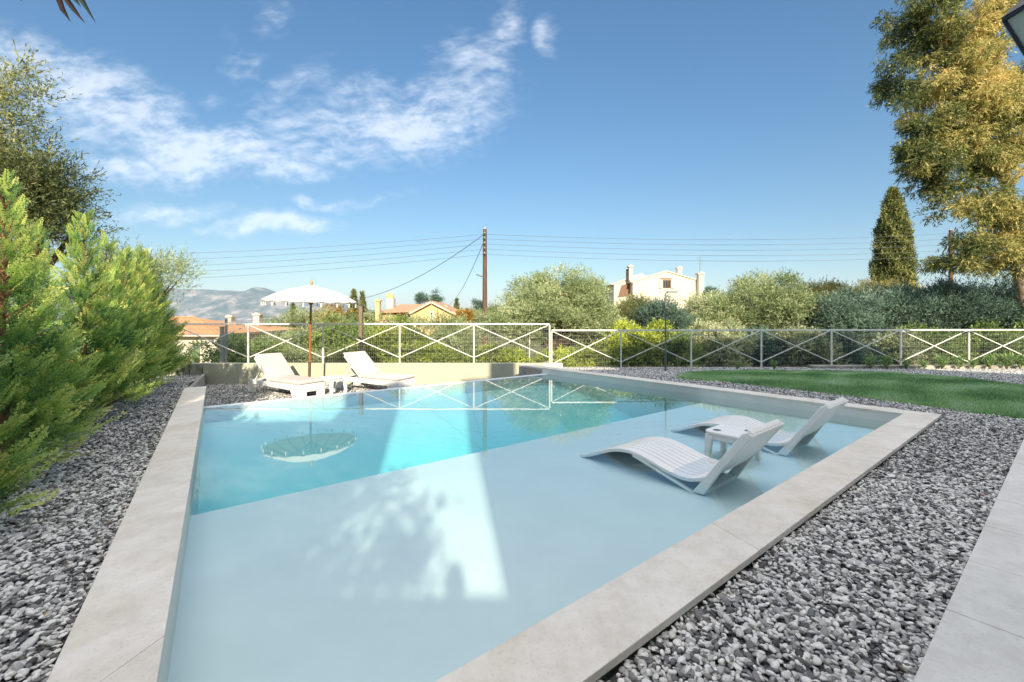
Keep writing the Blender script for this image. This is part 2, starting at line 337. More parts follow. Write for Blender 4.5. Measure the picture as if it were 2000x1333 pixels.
def mat_water():
    m = bpy.data.materials.new('pool_water'); m.use_nodes = True; nt = m.node_tree; n = nt.nodes; l = nt.links; n.clear()
    out = n.new('ShaderNodeOutputMaterial'); tr = n.new('ShaderNodeBsdfTransparent'); gl = n.new('ShaderNodeBsdfGlossy'); gl.inputs['Roughness'].default_value = 0.0
    mx = n.new('ShaderNodeMixShader'); lw = n.new('ShaderNodeLayerWeight'); lw.inputs['Blend'].default_value = .5
    tc = n.new('ShaderNodeTexCoord'); nz = n.new('ShaderNodeTexNoise'); nz.inputs['Scale'].default_value = 1.3; nz.inputs['Detail'].default_value = 3; nz.inputs['Roughness'].default_value = .55
    l.new(tc.outputs['Object'], nz.inputs[0]); b = n.new('ShaderNodeBump'); b.inputs['Strength'].default_value = .3; b.inputs['Distance'].default_value = .0022
    nz2 = n.new('ShaderNodeTexNoise'); nz2.inputs['Scale'].default_value = 16; nz2.inputs['Detail'].default_value = 2
    l.new(tc.outputs['Object'], nz2.inputs[0]); ad = n.new('ShaderNodeMath'); ad.operation = 'MULTIPLY_ADD'; l.new(nz2.outputs[0], ad.inputs[0]); ad.inputs[1].default_value = .03; l.new(nz.outputs[0], ad.inputs[2])
    l.new(ad.outputs[0], b.inputs['Height']); l.new(b.outputs[0], gl.inputs['Normal'])
    pw = n.new('ShaderNodeMath'); pw.operation = 'POWER'; l.new(lw.outputs['Facing'], pw.inputs[0]); pw.inputs[1].default_value = 4.3
    ma = n.new('ShaderNodeMath'); ma.operation = 'MULTIPLY_ADD'; l.new(pw.outputs[0], ma.inputs[0]); ma.inputs[1].default_value = .96; ma.inputs[2].default_value = .028
    l.new(ma.outputs[0], mx.inputs[0]); l.new(tr.outputs[0], mx.inputs[1]); l.new(gl.outputs[0], mx.inputs[2]); l.new(mx.outputs[0], out.inputs['Surface'])
    ab = n.new('ShaderNodeVolumeAbsorption'); ab.inputs['Color'].default_value = WATER_ABS; ab.inputs['Density'].default_value = .54; l.new(ab.outputs[0], out.inputs['Volume'])
    return m
# absorption coefficient = (1 - colour) * density
WATER_ABS = (.02, .88, .90, 1)
M['water'] = mat_water()

# ------------------------------------------------------------------ terrain, sea, mountains
def smooth01(t): t = np.clip(t, 0, 1); return t * t * (3 - 2 * t)
def terrain_z(x, y):
    z = -0.70 - 0.9 * smooth01((y - 13) / 12) * smooth01((2 - x) / 8)
    z = z - 1.6 * smooth01((y - 18) / 20) * smooth01((-4 - x) / 8)
    r = np.hypot(x, y - 10)
    z = z - 98 * smooth01((r - 140) / 1400)
    return z
def build_terrain():
    a = np.concatenate([-np.geomspace(14000, 16, 40), np.linspace(-14, 14, 29), np.geomspace(16, 14000, 40)])
    b = np.concatenate([-np.geomspace(150, 5, 10), np.linspace(-4, 40, 45), np.geomspace(42, 3500, 45)])
    X, Y = np.meshgrid(a, b); Z = terrain_z(X, Y) + .0
    nx, ny = len(a), len(b); V = np.stack([X, Y, Z], -1).reshape(-1, 3)
    i, j = np.meshgrid(np.arange(nx - 1), np.arange(ny - 1)); q = (j * nx + i).ravel()
    F = np.stack([q, q + 1, q + nx + 1, q + nx], -1)
    o = mesh_np('ground', V, F, M['soil'], smooth=True); tag(o, kind='structure')
    m, nt, n, l, p = mat_new('sea_water'); p.inputs['Base Color'].default_value = (.03, .09, .16, 1); p.inputs['Roughness'].default_value = .3
    o = MB().add([(-16000, 1500, -98), (16000, 1500, -98), (16000, 13000, -98), (-16000, 13000, -98)], [(0, 1, 2, 3)]).build('sea', m); tag(o, kind='structure')
build_terrain()
def build_mountains():
    from mathutils import noise as mn
    nx, ny = 300, 46
    xs = np.linspace(-10500, -700, nx); ys = np.linspace(6800, 9800, ny)
    kx = [-200, 0, 150, 300, 330, 400, 470, 488, 505, 522, 545, 570, 600, 650, 680, 760, 860, 1000]; kh = [70, 62, 58, 56, 54, 51, 48, 50, 56, 48, 43, 46, 36, 26, 18, 5, -4, -12]
    V = np.zeros((ny, nx, 3))
    for i, x in enumerate(xs):
        for j, y in enumerate(ys):
            px = 1000 + x / 8300 * F_PX
            h = np.interp(px, kx, kh) / F_PX * 8300
            t = (j / (ny - 1)); prof = math.sin(min(t / .55, 1) * math.pi / 2) ** 1.2 if t < .55 else math.cos((t - .55) / .45 * math.pi / 2) ** .8
            nn = mn.fractal(Vector((x / 700, y / 500, 3.1)), 1.0, 2.1, 6); rid = 1 - abs(mn.fractal(Vector((x / 420 + 9, y / 900, 1.7)), 1.0, 2.2, 5))
            z = -100 + (h + 100) * prof * (1 + .0 * nn) + (nn * 22 + (rid - .7) * 60) * math.sin(min(1, t * 1.8) * math.pi * .9) * (0.25 + .75 * (h > 0))
            V[j, i] = (x, y, z)
    i, j = np.meshgrid(np.arange(nx - 1), np.arange(ny - 1)); q = (j * nx + i).ravel()
    F = np.stack([q, q + 1, q + nx + 1, q + nx], -1)
    m, nt, n, l, p = mat_new('mountain_rock'); p.inputs['Roughness'].default_value = .95
    t = noise(n, l, .0034, 10, .72); r = ramp(n, [(.40, (.045, .07, .05)), (.50, (.11, .115, .09)), (.57, (.26, .22, .19)), (.66, (.38, .32, .28))]); l.new(t.outputs[0], r.inputs[0]); l.new(r.outputs[0], p.inputs['Base Color'])
    o = mesh_np('mountain', V.reshape(-1, 3), F, m, smooth=True); tag(o, kind='structure')
build_mountains()

# ------------------------------------------------------------------ pool
N_, R_, F_, L_ = Vector((-.874, 1.013)), Vector((4.92, 5.60)), Vector((.855, 10.33)), Vector((-4.52, 6.54))
CT = .13
def line_x(p, d, q, e):
    det = d.x * (-e.y) + e.x * d.y; r = q - p; t = (r.x * (-e.y) + e.x * r.y) / det; return p + d * t
def perp_out(a, b, c):
    d = (b - a).normalized(); nrm = Vector((d.y, -d.x))
    if nrm.dot(c - a) > 0: nrm = -nrm
    return nrm
CEN = (N_ + R_ + F_ + L_) / 4
def offset_quad(w):
    es = [(L_, N_), (N_, R_), (R_, F_), (F_, L_)]; res = []
    off = []
    for a, b in es:
        nn = perp_out(a, b, CEN) * w; off.append((a + nn, (b - a).normalized()))
    # corners N (0,1) R (1,2) F (2,3) L (3,0)
    return [line_x(off[i][0], off[i][1], off[(i + 1) % 4][0], off[(i + 1) % 4][1]) for i in range(4)]
CW = .31
No, Ro, Fo, Lo = offset_quad(CW)
dL = (L_ - N_).normalized(); dR = (R_ - N_).normalized(); dF = (F_ - R_).normalized()
L_end_i = L_ + dL * 1.48; L_end_o = L_end_i + perp_out(L_, N_, CEN) * CW      # left coping runs on past the overflow edge
F_end_i = F_ + dF * 1.05; F_end_o = F_end_i + perp_out(R_, F_, CEN) * CW
pool = empty('swimming_pool', (CEN.x, CEN.y, 0), label='tapering swimming pool with a shallow sun ledge and pale stone coping', cat='swimming pool')
def local(mb):
    mb.v = [(v[0] - CEN.x, v[1] - CEN.y, v[2]) for v in mb.v]; return mb
SH_Z, DEEP = -.125, -1.02
S_a, S_d = Vector((-2.38, 3.31)), (Vector((1.016, 5.90)) - Vector((-2.38, 3.31))).normalized()
S_l = line_x(S_a, S_d, L_, dL); S_r = line_x(S_a, S_d, R_, dF)
Ni, Ri, Fi, Li = offset_quad(.24)
def t2(v): return (v.x, v.y)
# basin: floor slab + walls (inner face on the quad)
b = MB()
b.prism([t2(Ni), t2(Ri), t2(Fi), t2(Li)], DEEP - .3, DEEP)
local(b).build('pool_floor', M['plaster'], pool)
b = MB(); b.prism([t2(L_), t2(N_), t2(Ni), t2(Li)], DEEP, CT - .035)
local(b).build('side_wall', M['poolwall'], pool)
b = MB(); b.prism([t2(N_), t2(R_), t2(Ri), t2(Ni)], DEEP, CT - .035)
local(b).build('side_wall', M['poolwall'], pool)
b = MB(); b.prism([t2(R_), t2(F_ + dF * .22), t2(F_ + dF * .22 + (Ri - R_)), t2(Ri)], DEEP, CT - .035)
local(b).build('side_wall', M['poolwall'], pool)
nI = perp_out(F_, L_, CEN)
b = MB(); b.prism([t2(F_), t2(L_), t2(L_ + nI * .16), t2(F_ + nI * .16)], DEEP, .002)
b.prism([t2(F_ + nI * .16), t2(L_ + nI * .16), t2(L_ + nI * .22), t2(F_ + nI * .22)], DEEP - .3, -.03)
local(b).build('overflow_wall', M['plaster'], pool)
b = MB(); nn_ = 10                                   # the deep end rises in a smooth slope towards the overflow edge
for k in range(nn_):
    za, zb = [DEEP + .001 + (.80) * (math.sin((q / nn_) * math.pi / 2) ** 1.15) for q in (k, k + 1)]
    a0, a1, b0, b1 = S_l.lerp(L_, k / nn_), S_l.lerp(L_, (k + 1) / nn_), S_r.lerp(F_, k / nn_), S_r.lerp(F_, (k + 1) / nn_)
    if k == 0: b.add([(a0.x, a0.y, za), (b0.x, b0.y, za)], [])
    b.add([(a1.x, a1.y, zb), (b1.x, b1.y, zb)], []); i_ = len(b.v) - 4; b.f.append((i_, i_ + 1, i_ + 3, i_ + 2))
local(b).build('sloping_floor', M['plaster'], pool, smooth=True)
b = MB(); b.prism([t2(N_), t2(R_), t2(S_r), t2(S_l)], DEEP, SH_Z)
local(b).build('sun_ledge', M['plaster'], pool)
# outer flanks under the coping ends (they step down to the lounger terrace)
b = MB(); b.prism([t2(L_ + dL * .16), t2(L_end_i), t2(L_end_o), t2(Lo)], -.7, CT - .035); local(b).build('retaining_wall', M['concrete'], pool)
b = MB(); b.prism([t2(F_ + dF * .22), t2(F_end_i), t2(F_end_o), t2(F_ + dF * .22 + perp_out(R_, F_, CEN) * CW)], -.7, CT - .035); local(b).build('retaining_wall', M['concrete'], pool)
def coping_run(mb, i0, i1, o0, o1, cuts, t=.035):
    """slabs laid along i0-i1, joints at the given metres"""
    Ln = (i1 - i0).length; c_ = [0] + [k / Ln for k in cuts] + [1]; e = .0009 / Ln
    for k, (a, c) in enumerate(zip(c_[:-1], c_[1:])):
        pa, pb = i0.lerp(i1, a + (e if k else 0)), i0.lerp(i1, c - e); qa, qb = o0.lerp(o1, a + (e if k else 0)), o0.lerp(o1, c - e)
        mb.prism([t2(pa), t2(pb), t2(qb), t2(qa)], CT - t, CT + (k % 2) * .0006)
    return mb
b = MB(); coping_run(b, N_, L_end_i, No, L_end_o, (.84, 2.9, 5.0, 7.1)); local(b).build('coping', M['stone'], pool, bevel=.003)
b = MB(); coping_run(b, N_, R_, No, Ro, (2.63, 5.1)); local(b).build('coping', M['stone'], pool, bevel=.003)
b = MB(); coping_run(b, R_, F_end_i, Ro, F_end_o, (2.2, 4.4)); local(b).build('coping', M['stone'], pool, bevel=.003)
# water body: top at z=0, its hidden faces sunk inside the walls and floor
e = .1
Wn, Wr, Wf, Wl = offset_quad(.1)
wi = [Wn, Wr, Wf, Wl]
b = MB(); b.prism([t2(p) for p in wi], DEEP - .2, 0)
water = b.build('pool_water', M['water']); tag(water, kind='structure')

# ------------------------------------------------------------------ garden ground
def gz(x, y):
    """top of the gravel bed of the upper terrace"""
    x = np.asarray(x, float); y = np.asarray(y, float)
    left = .068 - .30 * smooth01((y - 8.2) / 3.4); right = .068 - .17 * smooth01((y - 9.0) / 3.4)
    return np.where(x < -4, left, right)
def flat_area(name, poly, zf, mat, res=.25, thick=0):
    """a polygon triangulated on a grid and draped on zf"""
    bm = bmesh.new(); vs = [bm.verts.new((p[0], p[1], 0)) for p in poly]; bm.faces.new(vs)
    x0, x1 = min(p[0] for p in poly), max(p[0] for p in poly); y0, y1 = min(p[1] for p in poly), max(p[1] for p in poly)
    for ax, a, c in ((0, x0, x1), (1, y0, y1)):
        k = a + res
        while k < c:
            co = (k, 0, 0) if ax == 0 else (0, k, 0); no = (1, 0, 0) if ax == 0 else (0, 1, 0)
            bmesh.ops.bisect_plane(bm, geom=bm.verts[:] + bm.edges[:] + bm.faces[:], plane_co=co, plane_no=no); k += res
    for v in bm.verts: v.co.z = float(zf(v.co.x, v.co.y))
    bmesh.ops.recalc_face_normals(bm, faces=bm.faces)
    me = bpy.data.meshes.new(name); bm.to_mesh(me); bm.free(); me.materials.append(mat)
    if me.polygons and me.polygons[0].normal.z < 0: me.flip_normals()
    o = bpy.data.objects.new(name, me); COL.objects.link(o); return o

PV0 = Vector((1.34, 1.495)); PVd = Vector((.787, .617)).normalized(); PVn = Vector((PVd.y, -PVd.x))   # paving edge
WALL_Y = 11.84
kerbL = L_end_o
wl = Vector((-8.22, WALL_Y))
# upper terrace polygons
left_poly = [t2(No), t2(L_end_o), (wl.x, wl.y), (-16, WALL_Y), (-16, -3), (-1.0, -3)]
right_poly = [t2(No), (-1.0, -3), (8, -3), (17, 3), (17, 12.45), (1.3, 12.45), (1.0, WALL_Y + .2), t2(F_end_o), t2(Ro)]
tag(flat_area('gravel_bed', left_poly, gz, M['gravelbed']), kind='structure')
tag(flat_area('gravel_bed', right_poly, gz, M['gravelbed']), kind='structure')
low_poly = [t2(L_ + nI * .1), t2(F_ + nI * .1), t2(F_end_i), (1.0, WALL_Y), (wl.x, wl.y), t2(L_end_i)]
tag(flat_area('lower_gravel_bed', low_poly, lambda x, y: -.47, M['gravelbed']), kind='structure')
# low retaining upstand between upper gravel and the lounger terrace
b = MB(); dd = (wl - L_end_o).normalized(); nn = Vector((dd.y, -dd.x))
a0, a1 = L_end_o + dd * .004, wl
b.add([(a0.x, a0.y, -.7), (a1.x, a1.y - .01, -.7), (a1.x + .08, a1.y - .01, -.7), (a0.x + .08, a0.y, -.7),
       (a0.x, a0.y, .085), (a1.x, a1.y - .01, -.18), (a1.x + .08, a1.y - .01, -.18), (a0.x + .08, a0.y, .085)],
      [(3, 2, 1, 0), (4, 5, 6, 7), (0, 1, 5, 4), (1, 2, 6, 5), (2, 3, 7, 6), (3, 0, 4, 7)])
tag(b.build('retaining_kerb', M['concrete'], bevel=.005), 'low concrete upstand running from the coping end to the garden wall', 'kerb')

# garden wall
gw = empty('garden_wall', (-3.6, WALL_Y, -.7), label='low painted wall behind the sun loungers, under the white fence', cat='wall')
b = MB(); b.box(-8.22 + 3.6, .80 + 3.6, 0, .22, 0, .70 + .09)
b.build('wall_face', M['wallpaint'], gw, bevel=.006)
b = MB(); b.box(.803 + 3.6, 1.35 + 3.6, -.006, .25, 0, .70 + .088); b.build('wall_end', M['white_stucco'], gw, bevel=.006)
b = MB(); b.box(-17, -8.225, WALL_Y - .02, WALL_Y + .25, -.8, .085)
tag(b.build('concrete_wall', M['roughwall'], bevel=.01), 'rough weathered concrete wall at the end of the left gravel bed', 'wall')
KY = 12.5
b = MB()
for x in range(0, 9): b.box(1.36 + x * 2.0 + .003, 1.36 + (x + 1) * 2.0, KY - .10, KY + .12, -.7, -.09 + (x % 2) * .0015)
tag(b.build('fence_kerb', M['concrete'], bevel=.006), 'low pale kerb carrying the fence behind the lawn', 'kerb')
b = MB(); b.box(8.2, 17, 12.12, 12.37, -.25, .0)
tag(b.build('border_kerb', M['roughwall'], bevel=.02), 'rough low stone edging of the planting strip at the right fence', 'kerb')

# paving
b = MB(); k0 = (Vector((2.295, 2.243)) - PV0).dot(PVd)
for i in range(-8, 22):
    for j in range(0, 5):
        s0 = k0 + i * .605; w0 = j * .905
        p = [PV0 + PVd * (s0 + .0018) + PVn * (w0 + .0018), PV0 + PVd * (s0 + .6032) + PVn * (w0 + .0018), PV0 + PVd * (s0 + .6032) + PVn * (w0 + .9032), PV0 + PVd * (s0 + .0018) + PVn * (w0 + .9032)]
        b.prism([t2(q) for q in p], .07, CT + ((i * 7 + j * 3) % 3) * .0005)
tag(b.build('paving', M['paving'], bevel=.003), kind='structure')
b = MB(); b.prism([t2(PV0 + PVd * -6 + PVn * .012), t2(PV0 + PVd * 13.4 + PVn * .012), t2(PV0 + PVd * 13.4 + PVn * 4.5), t2(PV0 + PVd * -6 + PVn * 4.5)], -.2, CT - .004)
tag(b.build('paving_bed', M['concrete']), kind='structure')

# lawn
def lz(x, y): return gz(x, y) + .012
lawn_poly = [t2(GP(1322, 741, .07)), t2(GP(1415, 748, .07)), t2(GP(1500, 757, .07)), t2(GP(1660, 775, .07)), t2(GP(1841, 800, .07)), t2(GP(1992, 820, .07)), (7.6, 4.9), (12, 6.2),
             t2(GP(2000, 757, .05)), t2(GP(1850, 742, .03)), t2(GP(1740, 732, .01)), t2(GP(1600, 725, -.02)), t2(GP(1450, 723, -.02)), t2(GP(1350, 728, .0))]
tag(flat_area('lawn', lawn_poly, lz, M['lawnbase']), kind='structure')

def in_poly(x, y, poly):
    ins = np.zeros(len(x), bool); n = len(poly); j = n - 1
    for i in range(n):
        xi, yi = poly[i][:2]; xj, yj = poly[j][:2]
        c = ((yi > y) != (yj > y)) & (x < (xj - xi) * (y - yi) / (yj - yi + 1e-12) + xi); ins ^= c; j = i
    return ins
def sample(poly, dens, cond=None):
    x0, x1 = min(p[0] for p in poly), max(p[0] for p in poly); y0, y1 = min(p[1] for p in poly), max(p[1] for p in poly)
    n = int((x1 - x0) * (y1 - y0) * dens); x = rng.uniform(x0, x1, n); y = rng.uniform(y0, y1, n)
    k = in_poly(x, y, poly)
    if cond is not None: k &= cond(x, y)
    return x[k], y[k]
def in_view(x, y, m=.06): return (y > .9) & (np.abs(x / np.maximum(y, .1)) < 1.149 + m) & (y > 1.45)

# grass blades
def build_grass():
    x, y = sample(lawn_poly, 9000, in_view)
    jit = .07; x = x + rng.normal(0, jit, len(x)) * (rng.random(len(x)) < .35); y = y + rng.normal(0, .05, len(x)) * (rng.random(len(x)) < .35); n = len(x)
    z = lz(x, y); h = rng.uniform(.016, .048, n) * (1 + .25 * np.sin(x * 4.1 + 1.7 * np.sin(y * 2.9))); a = rng.uniform(0, 2 * np.pi, n); w = rng.uniform(.0025, .005, n) * 1.4
    lean = rng.normal(0, .014, (n, 2)); dx, dy = np.cos(a) * w, np.sin(a) * w
    V = np.zeros((n, 4, 3)); V[:, 0] = np.stack([x - dx, y - dy, z - .003], -1); V[:, 1] = np.stack([x + dx, y + dy, z - .003], -1)
    V[:, 2] = np.stack([x + lean[:, 0] + dx * .3, y + lean[:, 1] + dy * .3, z + h], -1); V[:, 3] = np.stack([x + lean[:, 0] - dx * .3, y + lean[:, 1] - dy * .3, z + h], -1)
    t = np.clip(rng.normal(.5, .2, n) + .16 * np.sin(x * 1.1 + y * 3.1) + .12 * np.sin(x * 3.7 - y * 5.3 + 2 * np.sin(x * 1.9)), 0, 1)
    o = mesh_np('grass', V.reshape(-1, 3), np.arange(n * 4).reshape(n, 4), M['grass'], attr=np.repeat(t, 4))
    tag(o, 'short mown lawn grass between the gravel strips', 'grass', kind='stuff')
build_grass()

# pebbles
def ico(sub):
    bm = bmesh.new(); bmesh.ops.create_icosphere(bm, subdivisions=sub, radius=1); v = np.array([p.co[:] for p in bm.verts]); f = np.array([[q.index for q in p.verts] for p in bm.faces]); bm.free(); return v, f
ICO1, ICO2 = ico(1), ico(2)
def pebbles(name, x, y, z, size, sub, label, jit=.004):
    n = len(x); v0, f0 = (ICO1, ICO2)[sub - 1]
    s = size * np.exp(rng.normal(0, .25, n)); a = s; b_ = s * rng.uniform(.55, .85, n); c = s * rng.uniform(.26, .46, n)
    ax = rng.uniform(0, 2 * np.pi, n); til = rng.normal(0, .38, n); rol = rng.normal(0, .38, n)
    def rot(axis, t):
        C, S = np.cos(t), np.sin(t); Z0, O = np.zeros(n), np.ones(n)
        if axis == 'z': return np.stack([np.stack([C, -S, Z0], -1), np.stack([S, C, Z0], -1), np.stack([Z0, Z0, O], -1)], -2)
        if axis == 'y': return np.stack([np.stack([C, Z0, S], -1), np.stack([Z0, O, Z0], -1), np.stack([-S, Z0, C], -1)], -2)
        return np.stack([np.stack([O, Z0, Z0], -1), np.stack([Z0, C, -S], -1), np.stack([Z0, S, C], -1)], -2)
    Rm = rot('z', ax) @ rot('y', til) @ rot('x', rol)
    ph = rng.uniform(0, 6.28, (n, 3)); base = v0[None] * np.stack([a, b_, c], -1)[:, None, :]
    lump = 1 + .07 * np.sin(2.1 * v0[None, :, 0] + ph[:, :1]) * np.cos(1.7 * v0[None, :, 1] + ph[:, 1:2]) + .03 * np.sin(3.3 * v0[None, :, 2] + 2 * v0[None, :, 0] + ph[:, 2:])
    V = np.einsum('nij,nkj->nki', Rm, base * lump[..., None])
    V += np.stack([x, y, z + rng.normal(0, jit, n)], -1)[:, None, :]
    F = (f0[None] + (np.arange(n) * len(v0))[:, None, None]).reshape(-1, 3)
    t = np.clip(rng.beta(1.05, .75, n), 0, .96); t[rng.random(n) < .0008] = 1.0
    o = mesh_np(name, V.reshape(-1, 3), F, M['pebble'], smooth=True, attr=np.repeat(t, len(v0)))
    tag(o, label, 'pebbles', kind='stuff'); return o
def not_lawn(x, y): return ~in_poly(x, y, lawn_poly)
pav_line = [t2(PV0 + PVd * -6 + PVn * .02), t2(PV0 + PVd * 13.4 + PVn * .02), t2(PV0 + PVd * 13.4 + PVn * 6), t2(PV0 + PVd * -6 + PVn * 6)]
def right_ok(x, y): return not_lawn(x, y) & ~in_poly(x, y, pav_line)
# right strip
for (ya, yb, dens, size, sub, lab) in ((0, 3.6, 4700, .0140, 2, 'grey and white pebbles filling the strip between pool coping and paving'),
                                 (3.6, 12.45, 2700, .0150, 1, 'grey pebbles around the lawn and behind the far coping')):
    x, y = sample(right_poly, dens, lambda x, y: (y > ya) & (y <= yb) & in_view(x, y) & right_ok(x, y))
    z = gz(x, y) + rng.uniform(.0, .018, len(x)); pebbles('pebbles', x, y, z, size, sub, lab)
for (ya, yb, dens, size, sub, lab) in ((0, 4.2, 3900, .0148, 2, 'grey pebbles beside the left coping at the foot of the conifer hedge'),
                                 (4.2, 11.8, 2500, .0150, 1, 'grey pebbles of the far left gravel bed below the hedge')):
    x, y = sample(left_poly, dens, lambda x, y: (y > ya) & (y <= yb) & in_view(x, y) & (x > -1.25 * y - .3))
    z = gz(x, y) + rng.uniform(.0, .018, len(x)); pebbles('pebbles', x, y, z, size, sub, lab)
x, y = sample(low_poly, 1500, in_view); pebbles('pebbles', x, y, -.47 + rng.uniform(0, .016, len(x)), .0165, 1, 'pebbles of the lower terrace under the two cushioned loungers')

n_ = 150
fx = np.concatenate([rng.uniform(.6, 5.6, 90), rng.uniform(-4.6, -1.4, 60)]); fy = np.concatenate([fx[:90] * .784 + rng.uniform(-.75, .55, 90) + .35 - .35, -fx[90:] * 1.5 + rng.uniform(-1.1, -.25, 60)])
fz = gz(fx, fy) + .034; on = in_poly(fx, fy, right_poly) | in_poly(fx, fy, left_poly); on &= ~in_poly(fx, fy, lawn_poly) & ~in_poly(fx, fy, pav_line)
fx, fy, fz = fx[on], fy[on], fz[on]; k_ = len(fx); a_ = rng.uniform(0, 6.28, k_); d_ = np.stack([np.cos(a_), np.sin(a_), rng.normal(0, .25, k_)], -1)
s_ = np.stack([-np.sin(a_), np.cos(a_), rng.normal(0, .3, k_)], -1); P_ = np.stack([fx, fy, fz], -1); l_ = rng.uniform(.02, .045, k_)[:, None]
V_ = np.stack([P_, P_ + d_ * l_ * .5 + s_ * l_ * .14, P_ + d_ * l_, P_ + d_ * l_ * .5 - s_ * l_ * .14], 1).reshape(-1, 3)
tag(mesh_np('fallen_leaves', V_, np.arange(len(V_)).reshape(-1, 4), simple('fallen_leaf', (.34, .22, .10), (.20, .16, .07), 30, .8)), 'a few dry leaves fallen on the pebbles', 'leaves', kind='stuff')

# ------------------------------------------------------------------ fences
def cross_fence(name, posts, zt, zb, label, braces=True, skip_last=False):
    """posts: list of (x, y). top rail, posts, X braces and a wire mesh"""
    o0 = posts[0]; root = empty(name, (o0[0], o0[1], zb), label=label, cat='fence')
    def lc(x, y, z): return Vector((x - o0[0], y - o0[1], z - zb))
    b = MB(); b.bar(lc(*posts[0], zt - .02), lc(*posts[-1], zt - .02), .038, .04); b.build('rail', M['fence'], root, bevel=.004)
    for p in posts:
        b = MB(); b.bar(lc(*p, zb - .02), lc(*p, zt - .0426), .038, .038); b.build('post', M['fence'], root, bevel=.004)
    for p, q in zip(posts[:-1], posts[1:]):
        p, q = Vector(p), Vector(q); d = (q - p); u = d.normalized(); a, c = p + u * .03, q - u * .03
        off = Vector((0, .0))
        b = MB(); b.bar(lc(a.x, a.y, zt - .05), lc(c.x, c.y, zb + .16), .020, .022); b.build('brace', M['fence'], root)
        b = MB(); b.bar(lc(a.x, a.y + .024, zb + .16), lc(c.x, c.y + .024, zt - .05), .020, .022); b.build('brace', M['fence'], root)
        b = MB(); n = 38
        for k in range(n + 1):
            s = p.lerp(q, (k + .5) / (n + 1)); s.y += .03; b.bar(lc(s.x, s.y, zb + .04), lc(s.x, s.y, zt - .05), .0022, .0022)
        hs = [zb + .05 + (zt - zb - .11) * k / 9 for k in range(10)]
        for h in hs: b.bar(lc(a.x, a.y + .0345, h), lc(c.x, c.y + .0345, h), .0026, .0026)
        b.build('wire_mesh', M['wiremesh'], root)
    return root
pl = [((px - 1000) / 73.5, WALL_Y + .09) for px in (-106, 40, 186, 333, 481, 628, 779, 925, 1074)]
cross_fence('cross_braced_fence', pl, 1.156, .092, 'white cross-braced wire fence standing on the painted wall behind the loungers')
pr = [(1.06, WALL_Y + .1)] + [((px - 1000) / 69.6, KY) for px in (1213, 1350, 1487, 1624, 1759, 1892, 2027, 2162)]
cross_fence('cross_braced_fence', pr, .986, -.09, 'white cross-braced wire fence on the low kerb behind the lawn')

# ------------------------------------------------------------------ foliage tools
def unit(v): return v / np.maximum(np.linalg.norm(v, axis=-1, keepdims=True), 1e-9)
def leaf_quads(P, D, L, Wd, tint, fold=.0):
    """diamond leaves at P pointing D, length L, width Wd"""
    n = len(P); D = unit(D); r = unit(np.cross(D, unit(rng.normal(size=(n, 3)))))
    L = np.broadcast_to(L, n)[:, None]; Wd = np.broadcast_to(Wd, n)[:, None]
    nb = unit(np.cross(D, r))
    V = np.stack([P, P + D * L * .45 + r * Wd * .5, P + D * L + nb * L * .08, P + D * L * .45 - r * Wd * .5], 1)
    return V.reshape(-1, 3), np.repeat(tint, 4)
def crown_leaves(clumps, n_twig, n_leaf, twig_len, leaf_len, leaf_w, droop=0., up=.5, spread=1.0, tvar=.16):
    """clumps: array (k,5) x y z radius tint"""
    C = np.asarray(clumps, float); k = len(C); idx = np.repeat(np.arange(k), n_twig); n = len(idx)
    d = unit(rng.normal(size=(n, 3)) + np.array([0, 0, up])); rad = C[idx, 3] * rng.uniform(.15, 1, n) ** .6
    base = C[idx, :3] + d * rad[:, None] * np.array([1, 1, .8])
    td = unit(d + rng.normal(size=(n, 3)) * .45 * spread + np.array([0, 0, up * .6 - droop]))
    tl = twig_len * rng.uniform(.6, 1.3, n); s = np.linspace(.08, 1, n_leaf)
    P = (base[:, None] + td[:, None] * (tl[:, None] * s[None])[..., None]); P[..., 2] -= droop * .35 * (tl[:, None] * s[None] ** 2)
    P = P.reshape(-1, 3); m = len(P); D = np.repeat(td, n_leaf, 0) + rng.normal(size=(m, 3)) * .55 + np.array([0, 0, -droop * .9])
    tt = np.repeat(C[idx, 4] + rng.normal(0, tvar * .6, n), n_leaf) + rng.normal(0, tvar, m)
    V, t = leaf_quads(P, D, leaf_len * rng.uniform(.7, 1.25, m), leaf_w * rng.uniform(.7, 1.2, m), np.clip(tt, 0, 1))
    return V, t
def ell_clumps(c, rx, ry, rz, k, r0, r1, shell=.55, tlo=.3, thi=.7, cut=-.9, lump=.25):
    d = unit(rng.normal(size=(k * 2, 3))); d = d[d[:, 2] > cut][:k]; k = len(d)
    rr = rng.uniform(shell, 1, k)
    az = np.arctan2(d[:, 1], d[:, 0]); ph = rng.uniform(0, 6.28, 3)
    mod = 1 + lump * (np.sin(3 * az + ph[0]) * .5 + np.sin(5 * az + 4 * d[:, 2] + ph[1]) * .5) + rng.normal(0, .05, k)
    P = np.array(c) + d * rr[:, None] * mod[:, None] * np.array([rx, ry, rz])
    return np.column_stack([P, rng.uniform(r0, r1, k), rng.uniform(tlo, thi, k)])
